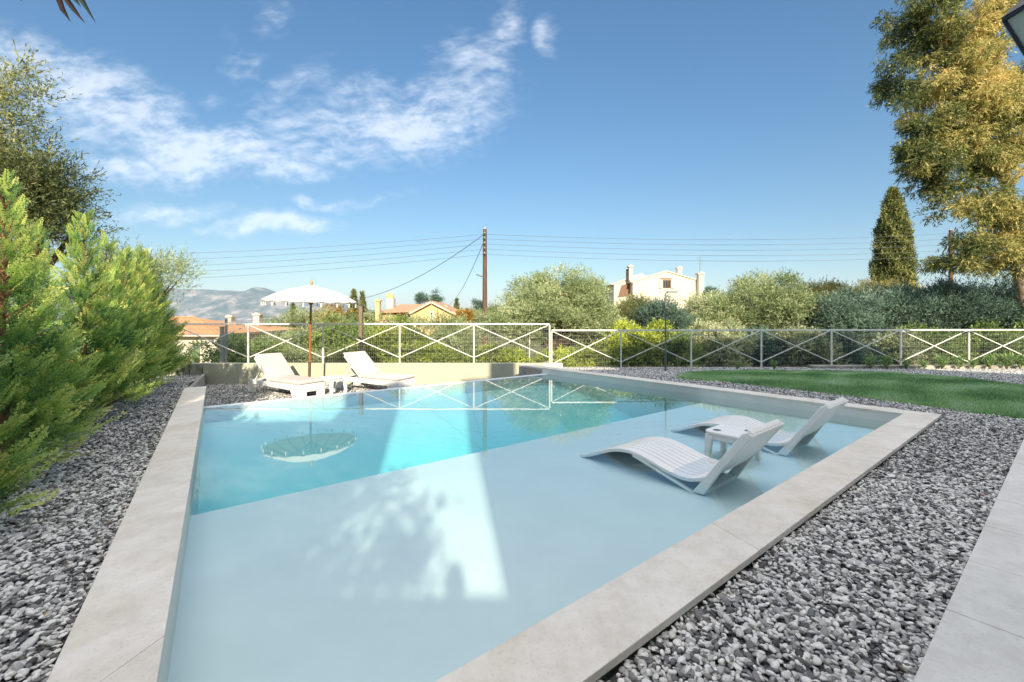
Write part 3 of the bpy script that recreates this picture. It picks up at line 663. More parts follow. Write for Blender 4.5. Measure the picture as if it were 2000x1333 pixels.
def limbs(mb, base, clumps, r=.12, n=14, lean=.0, fork=.35):
    """trunk from base, forking towards some clumps"""
    base = Vector(base); C = np.asarray(clumps); cen = Vector(C[:, :3].mean(0)); top = base.lerp(cen, fork * 1.2)
    top.x += lean
    mid = base.lerp(top, .5) + Vector((random.uniform(-1, 1), random.uniform(-1, 1), 0)) * r * .8
    mb.tube([base - Vector((0, 0, .15)), base + Vector((0, 0, .05)), mid, top], [r * 1.5, r * 1.15, r * .9, r * .75], 9)
    for i in rng.choice(len(C), min(n, len(C)), replace=False):
        e = Vector(C[i, :3]); m1 = top.lerp(e, .45) + Vector((random.uniform(-1, 1), random.uniform(-1, 1), random.uniform(0, 1))) * .12 * (e - top).length
        mb.tube([top - Vector((0, 0, r)), m1, e], [r * .5, r * .28, r * .08], 6)
def tree(name, base, clumps, mat, leafargs, label, cat='tree', group=None, bark='bark', r=.12, nl=12, fork=.35, crown='crown'):
    """clumps in world space; the tree's origin is its base"""
    C = np.array(clumps, float); C[:, :3] -= np.array(base); root = empty(name, base, label=label, cat=cat, group=group)
    b = MB(); limbs(b, (0, 0, 0), C, r, nl, fork=fork); b.build('trunk', M[bark], root, smooth=True)
    V, t = crown_leaves(C, **leafargs); mesh_np(crown, V, np.arange(len(V)).reshape(-1, 4), M[mat], root, attr=t)
    return root
def ell_px(px, py, wpx, hpx, Y, depth=None):
    """ellipsoid whose silhouette covers a pixel box centred px,py (half sizes) at distance Y"""
    c = PT(px, py, Y); rx = wpx / F_PX * Y; rz = hpx / F_PX * Y; return c, rx, (depth or rx), rz

OL = dict(n_twig=46, n_leaf=7, twig_len=.30, leaf_len=.085, leaf_w=.020, up=.7)
SHR = dict(n_twig=40, n_leaf=7, twig_len=.16, leaf_len=.065, leaf_w=.034, up=.3)

# ------------------------------------------------------------------ conifer hedge (left)
def spray_template(n=11):
    """one flat feathery spray of unit length along +x, in the xy plane"""
    V = []; tt = []
    def q(a, d, L, w, t):
        a = np.array(a, float); d = np.array(d, float); d /= np.linalg.norm(d); s = np.cross([0, 0, 1], d)
        V.extend([a, a + d * L * .5 + s * w, a + d * L, a + d * L * .5 - s * w]); tt.extend([t] * 4)
    q((0, 0, 0), (1, 0, 0), 1.0, .010, .2)
    for k in range(n):
        x = .08 + .86 * k / (n - 1)
        for sgn in (-1, 1):
            L = (.34 * (1 - x) + .13) * random.uniform(.8, 1.15); ang = R(random.uniform(34, 50)) * sgn
            d = np.array([math.cos(ang), math.sin(ang), random.uniform(-.15, .15)])
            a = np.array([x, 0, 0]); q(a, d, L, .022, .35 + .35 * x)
            for j in range(2):
                b_ = a + d * L * (.38 + .30 * j)
                for s2 in (-1, 1):
                    a2 = ang + R(38) * s2; d2 = np.array([math.cos(a2), math.sin(a2), random.uniform(-.3, .3)]); q(b_, d2, L * (.42 - .08 * j), .022, .45 + .45 * x)
    return np.array(V), np.array(tt)
SPR = [spray_template(7) for _ in range(4)]
def conifer_mesh(h, rbase, nb=150, seed=1, full=1.0):
    """returns verts, tint for sprays and branch list"""
    r_ = np.random.default_rng(seed); Vs = []; Ts = []; br = []
    for i in range(nb):
        t = (i + r_.random()) / nb; t = t ** 1.05; z = .06 * h + t * .93 * h
        rad = rbase * (1 - t) ** 1.08 * r_.uniform(.78, 1.12) + .05; az = i * 2.39996 + r_.normal(0, .25); el = R(20 + 42 * t + r_.normal(0, 7))
        d = np.array([math.cos(az) * math.cos(el), math.sin(az) * math.cos(el), math.sin(el)]); L = rad / math.cos(el)
        p0 = np.array([0, 0, z - L * math.sin(el) * .45]); p0[2] = max(p0[2], .08); br.append((p0, p0 + d * L))
        ns = max(3, int(8 * L / .8 * full) + 1)
        for k in range(ns):
            s = .28 + .72 * (k + .5) / ns; base = p0 + d * L * s
            side = unit(np.cross(d, [0, 0, 1])); a2 = r_.uniform(-.75, .75) if k < ns - 1 else 0
            dd_ = unit(d * math.cos(a2) + side * math.sin(a2) + np.array([0, 0, r_.normal(.06, .16)]))
            sl = r_.uniform(.24, .42) * (.42 + .68 * (1 - t)); upv = unit(np.array([r_.normal(0, .45), r_.normal(0, .45), 1.]))
            y_ = unit(np.cross(upv, dd_)); z_ = np.cross(dd_, y_); Rm = np.stack([dd_, y_, z_], 1)
            v, tt = SPR[r_.integers(4)]; vv = v.copy(); vv[:, 2] += .10 * vv[:, 0] ** 2
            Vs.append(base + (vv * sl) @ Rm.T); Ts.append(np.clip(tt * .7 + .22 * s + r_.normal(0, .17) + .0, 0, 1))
    return np.concatenate(Vs), np.concatenate(Ts), br
def make_conifer(h, rb, nb, seed, full=1.0):
    root = empty('conifer_tree', (0, 0, 0))
    V, t, br = conifer_mesh(h, rb, nb, seed, full)
    b = MB(); b.tube([(0, 0, -.12), (.02, 0, .1), (.0, .02, h * .5), (0, 0, h * .97)], [.055, .045, .028, .006], 8)
    for i, (a, c) in enumerate(br):
        if i % 2 == 0: b.tube([a, (a + c) / 2 + np.array([0, 0, -.02]), a + (c - a) * .9], [.012, .008, .003], 4)
    b.build('trunk', M['bark_red'], root, smooth=True)
    mesh_np('crown', V, np.arange(len(V)).reshape(-1, 4), M['conifer'], root, attr=t)
    return root
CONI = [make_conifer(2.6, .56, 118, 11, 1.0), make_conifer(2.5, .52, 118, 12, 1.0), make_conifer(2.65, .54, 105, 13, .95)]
coni_spots = [(-3.32, 2.50, .72, 'nearest low feathery conifer of the left hedge, in shade at the frame edge'),
              (-3.90, 3.42, .92, 'feathery conifer with a bare stem foot beside the near left gravel'),
              (-4.60, 4.30, .80, 'lower conifer between the two sharp-tipped ones'),
              (-5.15, 5.35, .96, 'pale-tipped conifer with a sharp spire and a stem foot showing in the gravel'),
              (-5.65, 6.20, .88, 'bright green conifer in the middle of the left hedge'),
              (-6.15, 7.05, .92, 'conifer three places from the far end of the left hedge'),
              (-6.72, 7.95, .94, 'conifer two places from the far end of the left hedge'),
              (-7.30, 8.85, .98, 'dark layered conifer beside the far end of the gravel'),
              (-7.95, 9.85, 1.06, 'farthest dark conifer with drooping tips before the concrete wall'),
              (-4.75, 3.40, .86, 'low conifer behind the hedge row at the left frame edge'),
              (-5.75, 5.00, .90, 'conifer behind the hedge row, below the olive crown')]
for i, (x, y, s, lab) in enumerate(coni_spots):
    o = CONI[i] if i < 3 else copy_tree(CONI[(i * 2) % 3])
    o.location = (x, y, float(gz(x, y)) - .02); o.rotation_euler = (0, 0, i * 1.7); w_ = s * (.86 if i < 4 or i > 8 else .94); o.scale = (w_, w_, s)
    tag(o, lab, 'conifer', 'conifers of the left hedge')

# olives rising behind the hedge on the left
C = np.concatenate([ell_clumps(PT(70, 380, 8.0), .72, .9, .50, 42, .2, .36, .3, .1, .5),
                    ell_clumps(PT(-5, 330, 8.0), .7, .8, .62, 30, .2, .34, .3, .3, .7), ell_clumps(PT(5, 225, 8.0), .32, .5, .45, 8, .12, .22, .3, .5, .9),
                    ell_clumps(PT(55, 185, 8.0), .26, .4, .28, 4, .06, .12, .3, .5, .9), ell_clumps(PT(100, 445, 8.1), .6, .7, .42, 20, .2, .34, .3, .05, .4)])
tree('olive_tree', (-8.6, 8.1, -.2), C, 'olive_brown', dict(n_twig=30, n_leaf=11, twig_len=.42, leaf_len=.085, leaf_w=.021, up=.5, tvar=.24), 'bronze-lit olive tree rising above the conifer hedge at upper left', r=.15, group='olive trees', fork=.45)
C = np.concatenate([ell_clumps((-8.0, 9.5, 2.1), .95, .8, .55, 26, .22, .36, .3, .4, .8), ell_clumps((-7.2, 9.4, 2.2), .55, .5, .35, 12, .15, .25, .3, .4, .8)])
tree('olive_tree', (-8.1, 9.5, -.3), C, 'olive', dict(n_twig=26, n_leaf=8, twig_len=.34, leaf_len=.07, leaf_w=.016, up=.6), 'small loose olive tree peeping over the far conifers of the hedge', r=.08, group='olive trees', fork=.45)

# ------------------------------------------------------------------ vegetation beyond the fence
def zg(x, y): return float(terrain_z(np.array(x), np.array(y)))
def bush_px(name, label, mat, px, py, w, h, Y, k, args, cat, group=None, r0=.3, r1=.6, depth=1.2, bark='bark', r=.08, nl=9, shell=.35, lump=.2, tlo=.3, thi=.7, cut=-.95):
    c, rx, ry, rz = ell_px(px, py, w, h, Y, depth); C = ell_clumps(c, rx, ry, rz, k, r0, r1, shell, tlo, thi, cut, lump)
    return tree(name, (c.x, c.y, zg(c.x, c.y)), C, mat, args, label, cat, group, bark, r, nl)
GO = 'olive trees beyond the fence'; GB = 'shrubs beyond the fence'
def OLn(s=1.0, nt=62): return dict(n_twig=nt, n_leaf=8, twig_len=.30 * s, leaf_len=.10 * s, leaf_w=.028 * s, up=.7)
def SHn(s=1.0, nt=60): return dict(n_twig=nt, n_leaf=8, twig_len=.18 * s, leaf_len=.075 * s, leaf_w=.042 * s, up=.35)
# big olive by the utility pole
c = PT(1075, 600, 16.5)
C = np.concatenate([ell_clumps(PT(1080, 605, 16.5), 2.1, 1.6, 1.35, 110, .28, .5, .35, .4, .8, lump=.15), ell_clumps(PT(1010, 640, 16.2), 1.2, 1.2, .9, 40, .28, .45, .3, .3, .7), ell_clumps(PT(1165, 640, 16.4), 1.2, 1.2, 1.1, 44, .28, .45, .3, .35, .75)])
tree('olive_tree', (c.x, c.y, -.9), C, 'olive', OLn(1.0, 70), 'large rounded olive tree just right of the tall utility pole', group=GO, r=.16, nl=24, fork=.4)
# left hedges
bush_px('hedge_shrub', 'dense grey-green shrub behind the left loungers and the paired concrete poles', 'hedge', 490, 706, 100, 50, 15, 62, SHn(1.0), 'shrub', GB, .25, .45, 1.0)
bush_px('hedge_shrub', 'grey-green shrub behind the umbrella pole', 'olive', 610, 690, 90, 66, 15.3, 64, OLn(.8), 'shrub', GB, .25, .45, 1.0)
bush_px('hedge_shrub', 'tall green shrub between the umbrella and the wooden post', 'hedge', 680, 676, 70, 58, 15.8, 56, SHn(), 'shrub', GB, .25, .45, 1.0)
bush_px('hedge_shrub', 'yellow-green shrub right of the wooden post behind the fence', 'lime', 765, 688, 62, 52, 15, 50, SHn(), 'shrub', GB, .22, .4, .9, tlo=.15, thi=.5)
bush_px('hedge_shrub', 'loose olive-green shrub below the yellow house', 'olive', 870, 678, 80, 52, 16, 60, OLn(.8), 'shrub', GB, .25, .4, 1.0)
bush_px('hedge_shrub', 'bright green low hedge along the wall below the yellow house', 'lime', 840, 708, 90, 28, 14, 60, SHn(.9), 'shrub', GB, .2, .32, .6, tlo=.2, thi=.55)
bush_px('hedge_shrub', 'low green hedge at the foot of the utility pole', 'lime', 970, 712, 70, 26, 14, 40, SHn(.9), 'shrub', GB, .2, .3, .6, tlo=.2, thi=.6)
bush_px('hedge_shrub', 'lime-green low hedge behind the far pool corner', 'lime', 1120, 712, 85, 26, 14, 60, SHn(.9), 'shrub', GB, .18, .3, .6, tlo=.35, thi=.9)
bush_px('hedge_shrub', 'yellow-lit rounded hedge left of the garden lamp', 'lime', 1245, 682, 72, 44, 14.2, 66, SHn(), 'shrub', GB, .2, .36, .8, tlo=.4, thi=.95)
bush_px('hedge_shrub', 'small green shrub right of the garden lamp', 'hedge', 1325, 690, 35, 38, 14, 24, SHn(.9), 'shrub', GB, .18, .3, .6)
# middle
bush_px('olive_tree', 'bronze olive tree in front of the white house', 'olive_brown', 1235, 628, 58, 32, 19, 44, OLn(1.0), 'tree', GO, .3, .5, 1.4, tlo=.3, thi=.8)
bush_px('olive_tree', 'dark small olive tree below the white house', 'olive_dark', 1298, 632, 48, 34, 17, 44, OLn(.9), 'tree', GO, .25, .42, 1.2)
bush_px('olive_tree', 'pale green olive tree right of the white house', 'olive', 1400, 634, 70, 42, 17.5, 66, OLn(), 'tree', GO, .3, .5, 1.4, tlo=.4, thi=.85)
bush_px('olive_tree', 'tall grey-green olive tree in the middle of the right row', 'olive', 1500, 606, 82, 55, 17, 80, OLn(), 'tree', GO, .3, .5, 1.4, tlo=.2, thi=.7)
bush_px('hedge_shrub', 'pale cream-green shrub behind the fence right of the garden lamp', 'pale', 1400, 680, 62, 46, 14.2, 60, SHn(), 'shrub', GB, .2, .36, .8, tlo=.3, thi=.8)
bush_px('hedge_shrub', 'dark green shrub between two pale ones behind the lawn', 'olive_dark', 1490, 690, 45, 45, 14.4, 40, SHn(), 'shrub', GB, .2, .36, .8)
bush_px('hedge_shrub', 'pale leafy shrub in the middle of the fence behind the lawn', 'pale', 1575, 690, 55, 38, 14.1, 46, SHn(), 'shrub', GB, .2, .34, .8, tlo=.2, thi=.7)
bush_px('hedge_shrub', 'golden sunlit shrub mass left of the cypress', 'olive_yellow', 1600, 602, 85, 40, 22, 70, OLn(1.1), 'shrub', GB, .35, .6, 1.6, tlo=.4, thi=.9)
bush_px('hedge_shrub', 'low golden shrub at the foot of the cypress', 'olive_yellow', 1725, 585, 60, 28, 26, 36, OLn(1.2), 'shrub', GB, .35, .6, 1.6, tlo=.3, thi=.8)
bush_px('olive_tree', 'shaded grey-green olive tree left of centre in the dark row', 'olive_dark', 1640, 636, 60, 52, 16, 60, OLn(), 'tree', GO, .28, .45, 1.2, tlo=.4, thi=.8)  # from here right, the olives' shade is put into the dark leaf colour
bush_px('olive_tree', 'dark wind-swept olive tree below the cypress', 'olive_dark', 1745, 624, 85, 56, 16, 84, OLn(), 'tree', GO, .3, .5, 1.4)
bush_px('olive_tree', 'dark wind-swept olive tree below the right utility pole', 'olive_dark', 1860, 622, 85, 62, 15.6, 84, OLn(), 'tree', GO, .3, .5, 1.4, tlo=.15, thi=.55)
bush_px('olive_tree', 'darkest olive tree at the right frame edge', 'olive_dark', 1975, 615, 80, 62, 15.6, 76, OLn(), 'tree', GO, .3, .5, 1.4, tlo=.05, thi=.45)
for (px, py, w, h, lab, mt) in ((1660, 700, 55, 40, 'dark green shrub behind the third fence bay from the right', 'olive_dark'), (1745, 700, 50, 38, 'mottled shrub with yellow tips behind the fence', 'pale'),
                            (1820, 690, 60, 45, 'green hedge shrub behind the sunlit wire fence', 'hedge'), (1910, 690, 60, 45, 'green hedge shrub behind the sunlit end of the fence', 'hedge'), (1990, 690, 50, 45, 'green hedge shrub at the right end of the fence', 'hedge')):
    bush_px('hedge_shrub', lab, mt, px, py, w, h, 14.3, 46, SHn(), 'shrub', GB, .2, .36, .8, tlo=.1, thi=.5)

# cypress
def cypress(px, ytop, ybase, wpx, Y, label, nt=1500, leaf=.16):
    top = PT(px, ytop, Y); zb = CAM_Z - (ybase - H0) / F_PX * Y; g = zg(top.x, Y); h = top.z - g; w = wpx / 2 / F_PX * Y
    root = empty('cypress_tree', (top.x, Y, g), label=label, cat='tree', group='cypresses')
    b = MB(); b.tube([(0, 0, -.2), (0, 0, h * .5), (0, 0, h * .95)], [w * .22, w * .15, w * .03], 8); b.build('trunk', M['bark'], root, smooth=True)
    t = rng.random(nt) ** .9; z = .06 * h + t * .94 * h; az = rng.uniform(0, 6.283, nt)
    prof = np.interp(t, [0, .15, .4, .6, .75, .88, .96, 1], [.85, .95, 1, .88, .68, .40, .16, .02]) * w
    mod = 1 + .12 * np.sin(az * 4 + z * 3.1) + .06 * np.sin(az * 9 - z * 5)
    rr = prof * mod * rng.uniform(.66, .98, nt)
    C = np.column_stack([np.cos(az) * rr, np.sin(az) * rr, z, np.full(nt, leaf * .55), np.clip(.45 + .25 * np.sin(az * 4 + z * 3.1) + rng.normal(0, .14, nt), 0, 1)])
    V, tt = crown_leaves(C, n_twig=7, n_leaf=4, twig_len=leaf * 1.3, leaf_len=leaf * .8, leaf_w=leaf * .32, up=1.6, spread=.5)
    mesh_np('crown', V, np.arange(len(V)).reshape(-1, 4), M['cypress'], root, attr=tt); return root
cypress(1744, 378, 575, 66, 30, 'tall columnar cypress standing alone before the right utility pole', 2600, .2)
cypress(572, 597, 640, 12, 60, 'small distant cypress left of the umbrella pole', 200, .22)
cypress(691, 571, 640, 20, 60, 'left of the two dark conifers beyond the umbrella rim', 320, .25)
cypress(708, 574, 640, 17, 60, 'right of the two dark conifers beyond the umbrella rim', 300, .25)
cypress(892, 588, 640, 14, 70, 'small distant cypress right of the yellow house', 200, .25)
def far_tree(px, py, w, h, Y, mat, label, s=2.2, k=22, name='distant_tree'):
    c, rx, ry, rz = ell_px(px, py, w, h, Y); C = ell_clumps(c, rx, rx, rz, k, rx * .22, rx * .4, .3, .3, .7)
    return tree(name, (c.x, c.y, zg(c.x, c.y)), C, mat, dict(n_twig=30, n_leaf=5, twig_len=.16 * s, leaf_len=.07 * s, leaf_w=.035 * s, up=.3), label, 'tree', 'distant trees', r=rx * .1, nl=5)
far_tree(823, 584, 12, 14, 62, 'olive_dark', 'rounded dark tree behind the yellow house, the left of two')
far_tree(851, 586, 14, 14, 62, 'olive_dark', 'rounded dark tree behind the yellow house, the right of two')
far_tree(935, 598, 12, 12, 60, 'olive_dark', 'small dark tree just left of the utility pole')
far_tree(650, 618, 34, 18, 40, 'autumn', 'autumn-orange tree between umbrella and wooden post', 2.0, 34)
far_tree(690, 628, 26, 16, 38, 'olive_brown', 'brownish tree behind the wooden post')
far_tree(907, 622, 18, 16, 40, 'autumn', 'orange-leaved tree right of the yellow house')
far_tree(722, 622, 22, 16, 50, 'olive', 'green tree left of the yellow house')
far_tree(600, 632, 40, 14, 45, 'olive_brown', 'low brownish tree seen behind the umbrella pole', 2.2, 30)
far_tree(540, 640, 45, 12, 45, 'olive', 'low green tree above the left shrubs', 2.2, 30)
far_tree(925, 622, 30, 14, 52, 'olive', 'green tree behind the utility pole foot', 2.4, 26)
far_tree(960, 612, 34, 12, 70, 'olive_brown', 'far brownish tree behind the large olive', 3, 26)
far_tree(1385, 578, 14, 14, 40, 'olive_dark', 'small dark tree at the right wall of the white house', 1.6)
far_tree(780, 634, 60, 10, 38, 'olive', 'low trees in front of the yellow house', 1.8, 34)
# far wood on the horizon
def far_wood():
    Cs = []
    for i in range(150):
        px = random.uniform(560, 2100); Y = random.uniform(80, 125); h = random.uniform(-1, 3)
        if px < 950: h *= .5
        x = (px - 1000) / F_PX * Y; Cs.append((x, Y, CAM_Z - .8 + h * .5, random.uniform(1.3, 2.4), random.uniform(.2, .6)))
    V, t = crown_leaves(np.array(Cs), n_twig=60, n_leaf=5, twig_len=.7, leaf_len=.4, leaf_w=.22, up=.3)
    o = mesh_np('distant_wood', V, np.arange(len(V)).reshape(-1, 4), M['olive'], attr=t); tag(o, 'far-off belt of trees along the horizon', 'wood', kind='stuff')
far_wood()

# eucalyptus
def eucalyptus():
    Y = 14.0; base = Vector((17.6, Y + 1.2, -.8)); Cs = []
    parts = [(1790, 60, 75, 80, .0, .3), (1765, 180, 40, 60, .0, .3), (1900, 260, 60, 60, .3, .9), (1800, 250, 40, 30, .0, .3), (1930, 480, 50, 45, .4, .9), (1850, 150, 60, 60, .4, .9), (1890, 80, 90, 90, .45, .95), (1825, 310, 50, 45, .1, .6), (1880, 400, 45, 30, .2, .7), (1920, 170, 95, 90, .5, 1.), (1850, 230, 90, 60, .3, .8), (1840, 300, 85, 55, .15, .6),
             (1930, 320, 90, 80, .3, .8), (1975, 230, 60, 90, .45, .9), (1870, 360, 60, 40, .1, .5), (1950, 420, 70, 55, .3, .8), (1985, 480, 50, 50, .3, .7), (1890, 485, 45, 25, .1, .5), (1870, 510, 40, 20, .1, .5), (1960, 20, 70, 50, .2, .6),
             (2080, 200, 90, 200, .3, .7), (1840, -60, 110, 80, .3, .7), (1990, -80, 130, 90, .3, .7), (1965, 525, 40, 20, .2, .6), (1785, 300, 32, 26, .1, .5)]
    for (px, py, w, h, a, c_) in parts:
        c, rx, ry, rz = ell_px(px, py, w, h, Y, 1.1); k = max(6, int(w * h / 225)); Cs.append(ell_clumps(c, rx * .95, ry, rz * .95, k, .16, .34, .15, a, c_, -1, .2))
    C = np.concatenate(Cs); C[:, :3] -= np.array(base); root = empty('eucalyptus_tree', base, label='towering eucalyptus with golden drooping leaves at the right edge', cat='tree')
    b = MB(); P0 = Vector((0, 0, 0)); T1 = PT(1990, 420, Y) - base + Vector((.6, .8, 0)); T2 = PT(1960, 180, Y) - base + Vector((.3, .4, 0)); T3 = PT(1930, -20, Y) - base
    b.tube([P0 - Vector((0, 0, .3)), P0.lerp(T1, .5) + Vector((.2, 0, 0)), T1, T2, T3], [.26, .2, .15, .10, .05], 12)
    for (px, py) in ((1880, 480), (1900, 520), (1860, 290), (1790, 80), (1780, 180), (1850, 230), (1950, 320), (1990, 480), (1900, 90), (1960, 60), (1930, 420), (2060, 300), (1840, 350)):
        e_ = PT(px, py, Y) - base; s = T1.lerp(T2, min(1, max(0, (e_.z - T1.z) / (T2.z - T1.z) - .25))) if e_.z > T1.z else P0.lerp(T1, .75)
        mid = s.lerp(e_, .5) + Vector((0, 0, .35)); b.tube([s, mid, e_], [.09, .05, .012], 7)
    for i in range(0, len(C), 3):
        e_ = Vector(C[i, :3]); q = e_ + Vector((random.uniform(.2, .7), random.uniform(-.3, .4), random.uniform(-.5, .3))); b.tube([q, e_], [.016, .006], 4)
    b.build('trunk', M['bark_pale'], root, smooth=True)
    V, t = crown_leaves(C, n_twig=78, n_leaf=7, twig_len=.20, leaf_len=.115, leaf_w=.030, droop=.4, up=.15, tvar=.20, spread=1.6)
    mesh_np('crown', V, np.arange(len(V)).reshape(-1, 4), M['euca'], root, attr=t)
eucalyptus()

# small young plants along the right fence
yp = None
def young_plant():
    root = empty('young_plant', (0, 0, 0)); b = MB(); C = []
    P = []; D = []
    for s in range(5):
        a = s * 1.3; top = np.array([math.cos(a) * .10, math.sin(a) * .10, random.uniform(.28, .42)]); b.tube([(0, 0, -.02), tuple(top * .5 + np.array([0, 0, .03])), tuple(top)], [.006, .005, .003], 5)
        for k in range(16):
            t = .2 + .8 * k / 15; P.append(top * t); az = k * 2.4; D.append((math.cos(az), math.sin(az), .55 + .6 * t))
    b.build('stem', M['bark'], root)
    V, t = leaf_quads(np.array(P), np.array(D), .13, .026, np.clip(rng.normal(.5, .2, len(P)), 0, 1)); mesh_np('foliage', V, np.arange(len(V)).reshape(-1, 4), M['young'], root, attr=t)
    return root
places = [(1700, 'leftmost young leafy plant of the fence border'), (1732, 'second young plant from the left of the fence border'), (1770, 'young plant just right of the fourth fence post from the right edge'), (1805, 'small plant low in the sunlit border'),
          (1840, 'young plant in the middle of the first sunlit fence bay'), (1872, 'young plant left of the sunlit fence post'), (1900, 'young plant right of the sunlit fence post'), (1933, 'young plant in the last sunlit bay, left one'), (1966, 'bright young plant in the last sunlit bay'), (1992, 'young plant cut by the right frame edge'),
          (1512, 'isolated young plant behind the lawn near the fifth post'), (1440, 'isolated young plant behind the lawn, nearest the garden lamp')]
for i, (px, lab) in enumerate(places):
    o = yp = young_plant() if i == 0 else copy_tree(yp0)
    if i == 0: yp0 = o
    y = 12.0; x = (px - 1000) / F_PX * y; o.location = (x, y, float(gz(x, y)) + .0); o.rotation_euler = (0, 0, i * 1.1); s = [1, 1.1, .9, .7, 1.05, 1.0, .85, 1.1, 1.25, 1.2, .7, .6][i]; o.scale = (s, s, s)
    tag(o, lab, 'plant', 'young plants along the right fence')
# a few weeds against the rough wall on the left
P = []; D = []
for k in range(160):
    a = random.uniform(0, 1); P.append((-8.9 + a * .75, 11.35 + random.uniform(-.25, .2), -.22 + random.uniform(0, .42))); D.append((random.uniform(-.4, .4), random.uniform(-.4, .4), 1))
V, t = leaf_quads(np.array(P), np.array(D), .22, .03, np.clip(rng.normal(.3, .2, 160), 0, 1))
tag(mesh_np('wall_plant', V, np.arange(len(V)).reshape(-1, 4), M['olive_brown'], attr=t), 'dry bushy plant against the rough concrete wall', 'plant')

# ------------------------------------------------------------------ cushioned loungers (left terrace)
def cushion_lounger():
    root = empty('cushioned_lounger', (0, 0, 0)); L, Wd = 1.90, .66   # x: foot (+) to head (-), origin at mid of the seat part on the ground
    b = MB()
    for s in (-1, 1):
        y = s * Wd / 2; y0, y1 = min(y, y - s * .05), max(y, y - s * .05)
        prof = [(-.95, .20), (-.95, .305), (.93, .305), (.93, .0), (.70, .0), (.62, .17), (-.30, .20)]
        poly = [(x, y0, z) for x, z in prof]; b.extr(poly, (0, y1 - y0, 0))
    b.box(.885, .93, -Wd / 2 + .051, Wd / 2 - .051, .13, .303)
    b.box(.885, .93, -Wd / 2 + .051, -Wd / 2 + .20, .0, .129); b.box(.885, .93, Wd / 2 - .20, Wd / 2 - .051, .0, .129)
    b.box(-.93, -.88, -Wd / 2 + .051, Wd / 2 - .051, .22, .303)
    b.build('frame', M['plastic'], root, bevel=.012)
    for s in (-1, 1):
        b = MB(); y = s * (Wd / 2 - .055); b.extr([(-1.0, y - .05, .24), (-.80, y - .05, .24), (-.84, y - .05, .0), (-1.02, y - .05, .0)], (0, .10, 0)); b.build('leg', M['plastic'], root, bevel=.012)
    b = MB()
    for i in range(9): b.box(-.20 + i * .118, -.20 + i * .118 + .09, -Wd / 2 + .052, Wd / 2 - .052, .27, .300)
    b.build('seat_slats', M['plastic'], root)
    ang = R(43); hx, hz = -.22, .315; dx, dz = -math.cos(ang), math.sin(ang); BL = .74
    nx, nz_ = dz, -dx    # normal facing up/front: rotate
    nx, nz_ = math.sin(ang), math.cos(ang)
    b = MB()
    for s in (-1, 1):
        y = s * (Wd / 2 - .03); b.bar((hx, y, hz), (hx + dx * BL, y, hz + dz * BL), .045, .035, (0, 1, 0))
    for i in range(6):
        t = .1 + i * .14; b.bar((hx + dx * t, -Wd / 2 + .055, hz + dz * t), (hx + dx * t, Wd / 2 - .055, hz + dz * t), .02, .08, (dx, 0, dz))
    b.build('backrest_frame', M['plastic'], root, bevel=.006)
    for s in (-1, 1):
        b = MB(); y = s * (Wd / 2 - .06); b.bar((hx + dx * .42, y, hz + dz * .42 - .03), (-.80, y, .29), .025, .03); b.build('prop', M['plastic'], root)
    def cush(pts, th, name):
        b = MB(); (x0, z0), (x1, z1) = pts; d = Vector((x1 - x0, 0, z1 - z0)); n_ = Vector((-d.z, 0, d.x)).normalized()
        if n_.z < 0: n_ = -n_
        seg = 8; w2 = Wd / 2 - .005
        poly = [Vector((x0, -w2, z0)), Vector((x1, -w2, z1)), Vector((x1, -w2, z1)) + n_ * th, Vector((x0, -w2, z0)) + n_ * th]
        b.extr(poly, (0, 2 * w2, 0)); return b.build(name, M['cushion'], root, smooth=True, bevel=.026)
    cush([(-.20, .309), (.94, .309)], .075, 'seat_cushion')
    cush([(hx + nx * .03 + .0, hz + nz_ * .03 + .01), (hx + nx * .03 + dx * (BL + .02), hz + nz_ * .03 + .01 + dz * (BL + .02))], .07, 'back_cushion')
    return root
ang1 = math.atan2(-.50, .866)
l1 = cushion_lounger(); l1.location = (-5.25, 10.38, -.455); l1.rotation_euler = (0, 0, ang1)
tag(l1, 'white lounger with beige cushion left of the umbrella pole', 'sun lounger', 'cushioned loungers on the lower terrace')
l2 = copy_tree(l1); l2.location = (-3.33, 10.95, -.455); l2.rotation_euler = (0, 0, ang1 + .06)
tag(l2, 'white lounger with beige cushion right of the side table', 'sun lounger', 'cushioned loungers on the lower terrace')

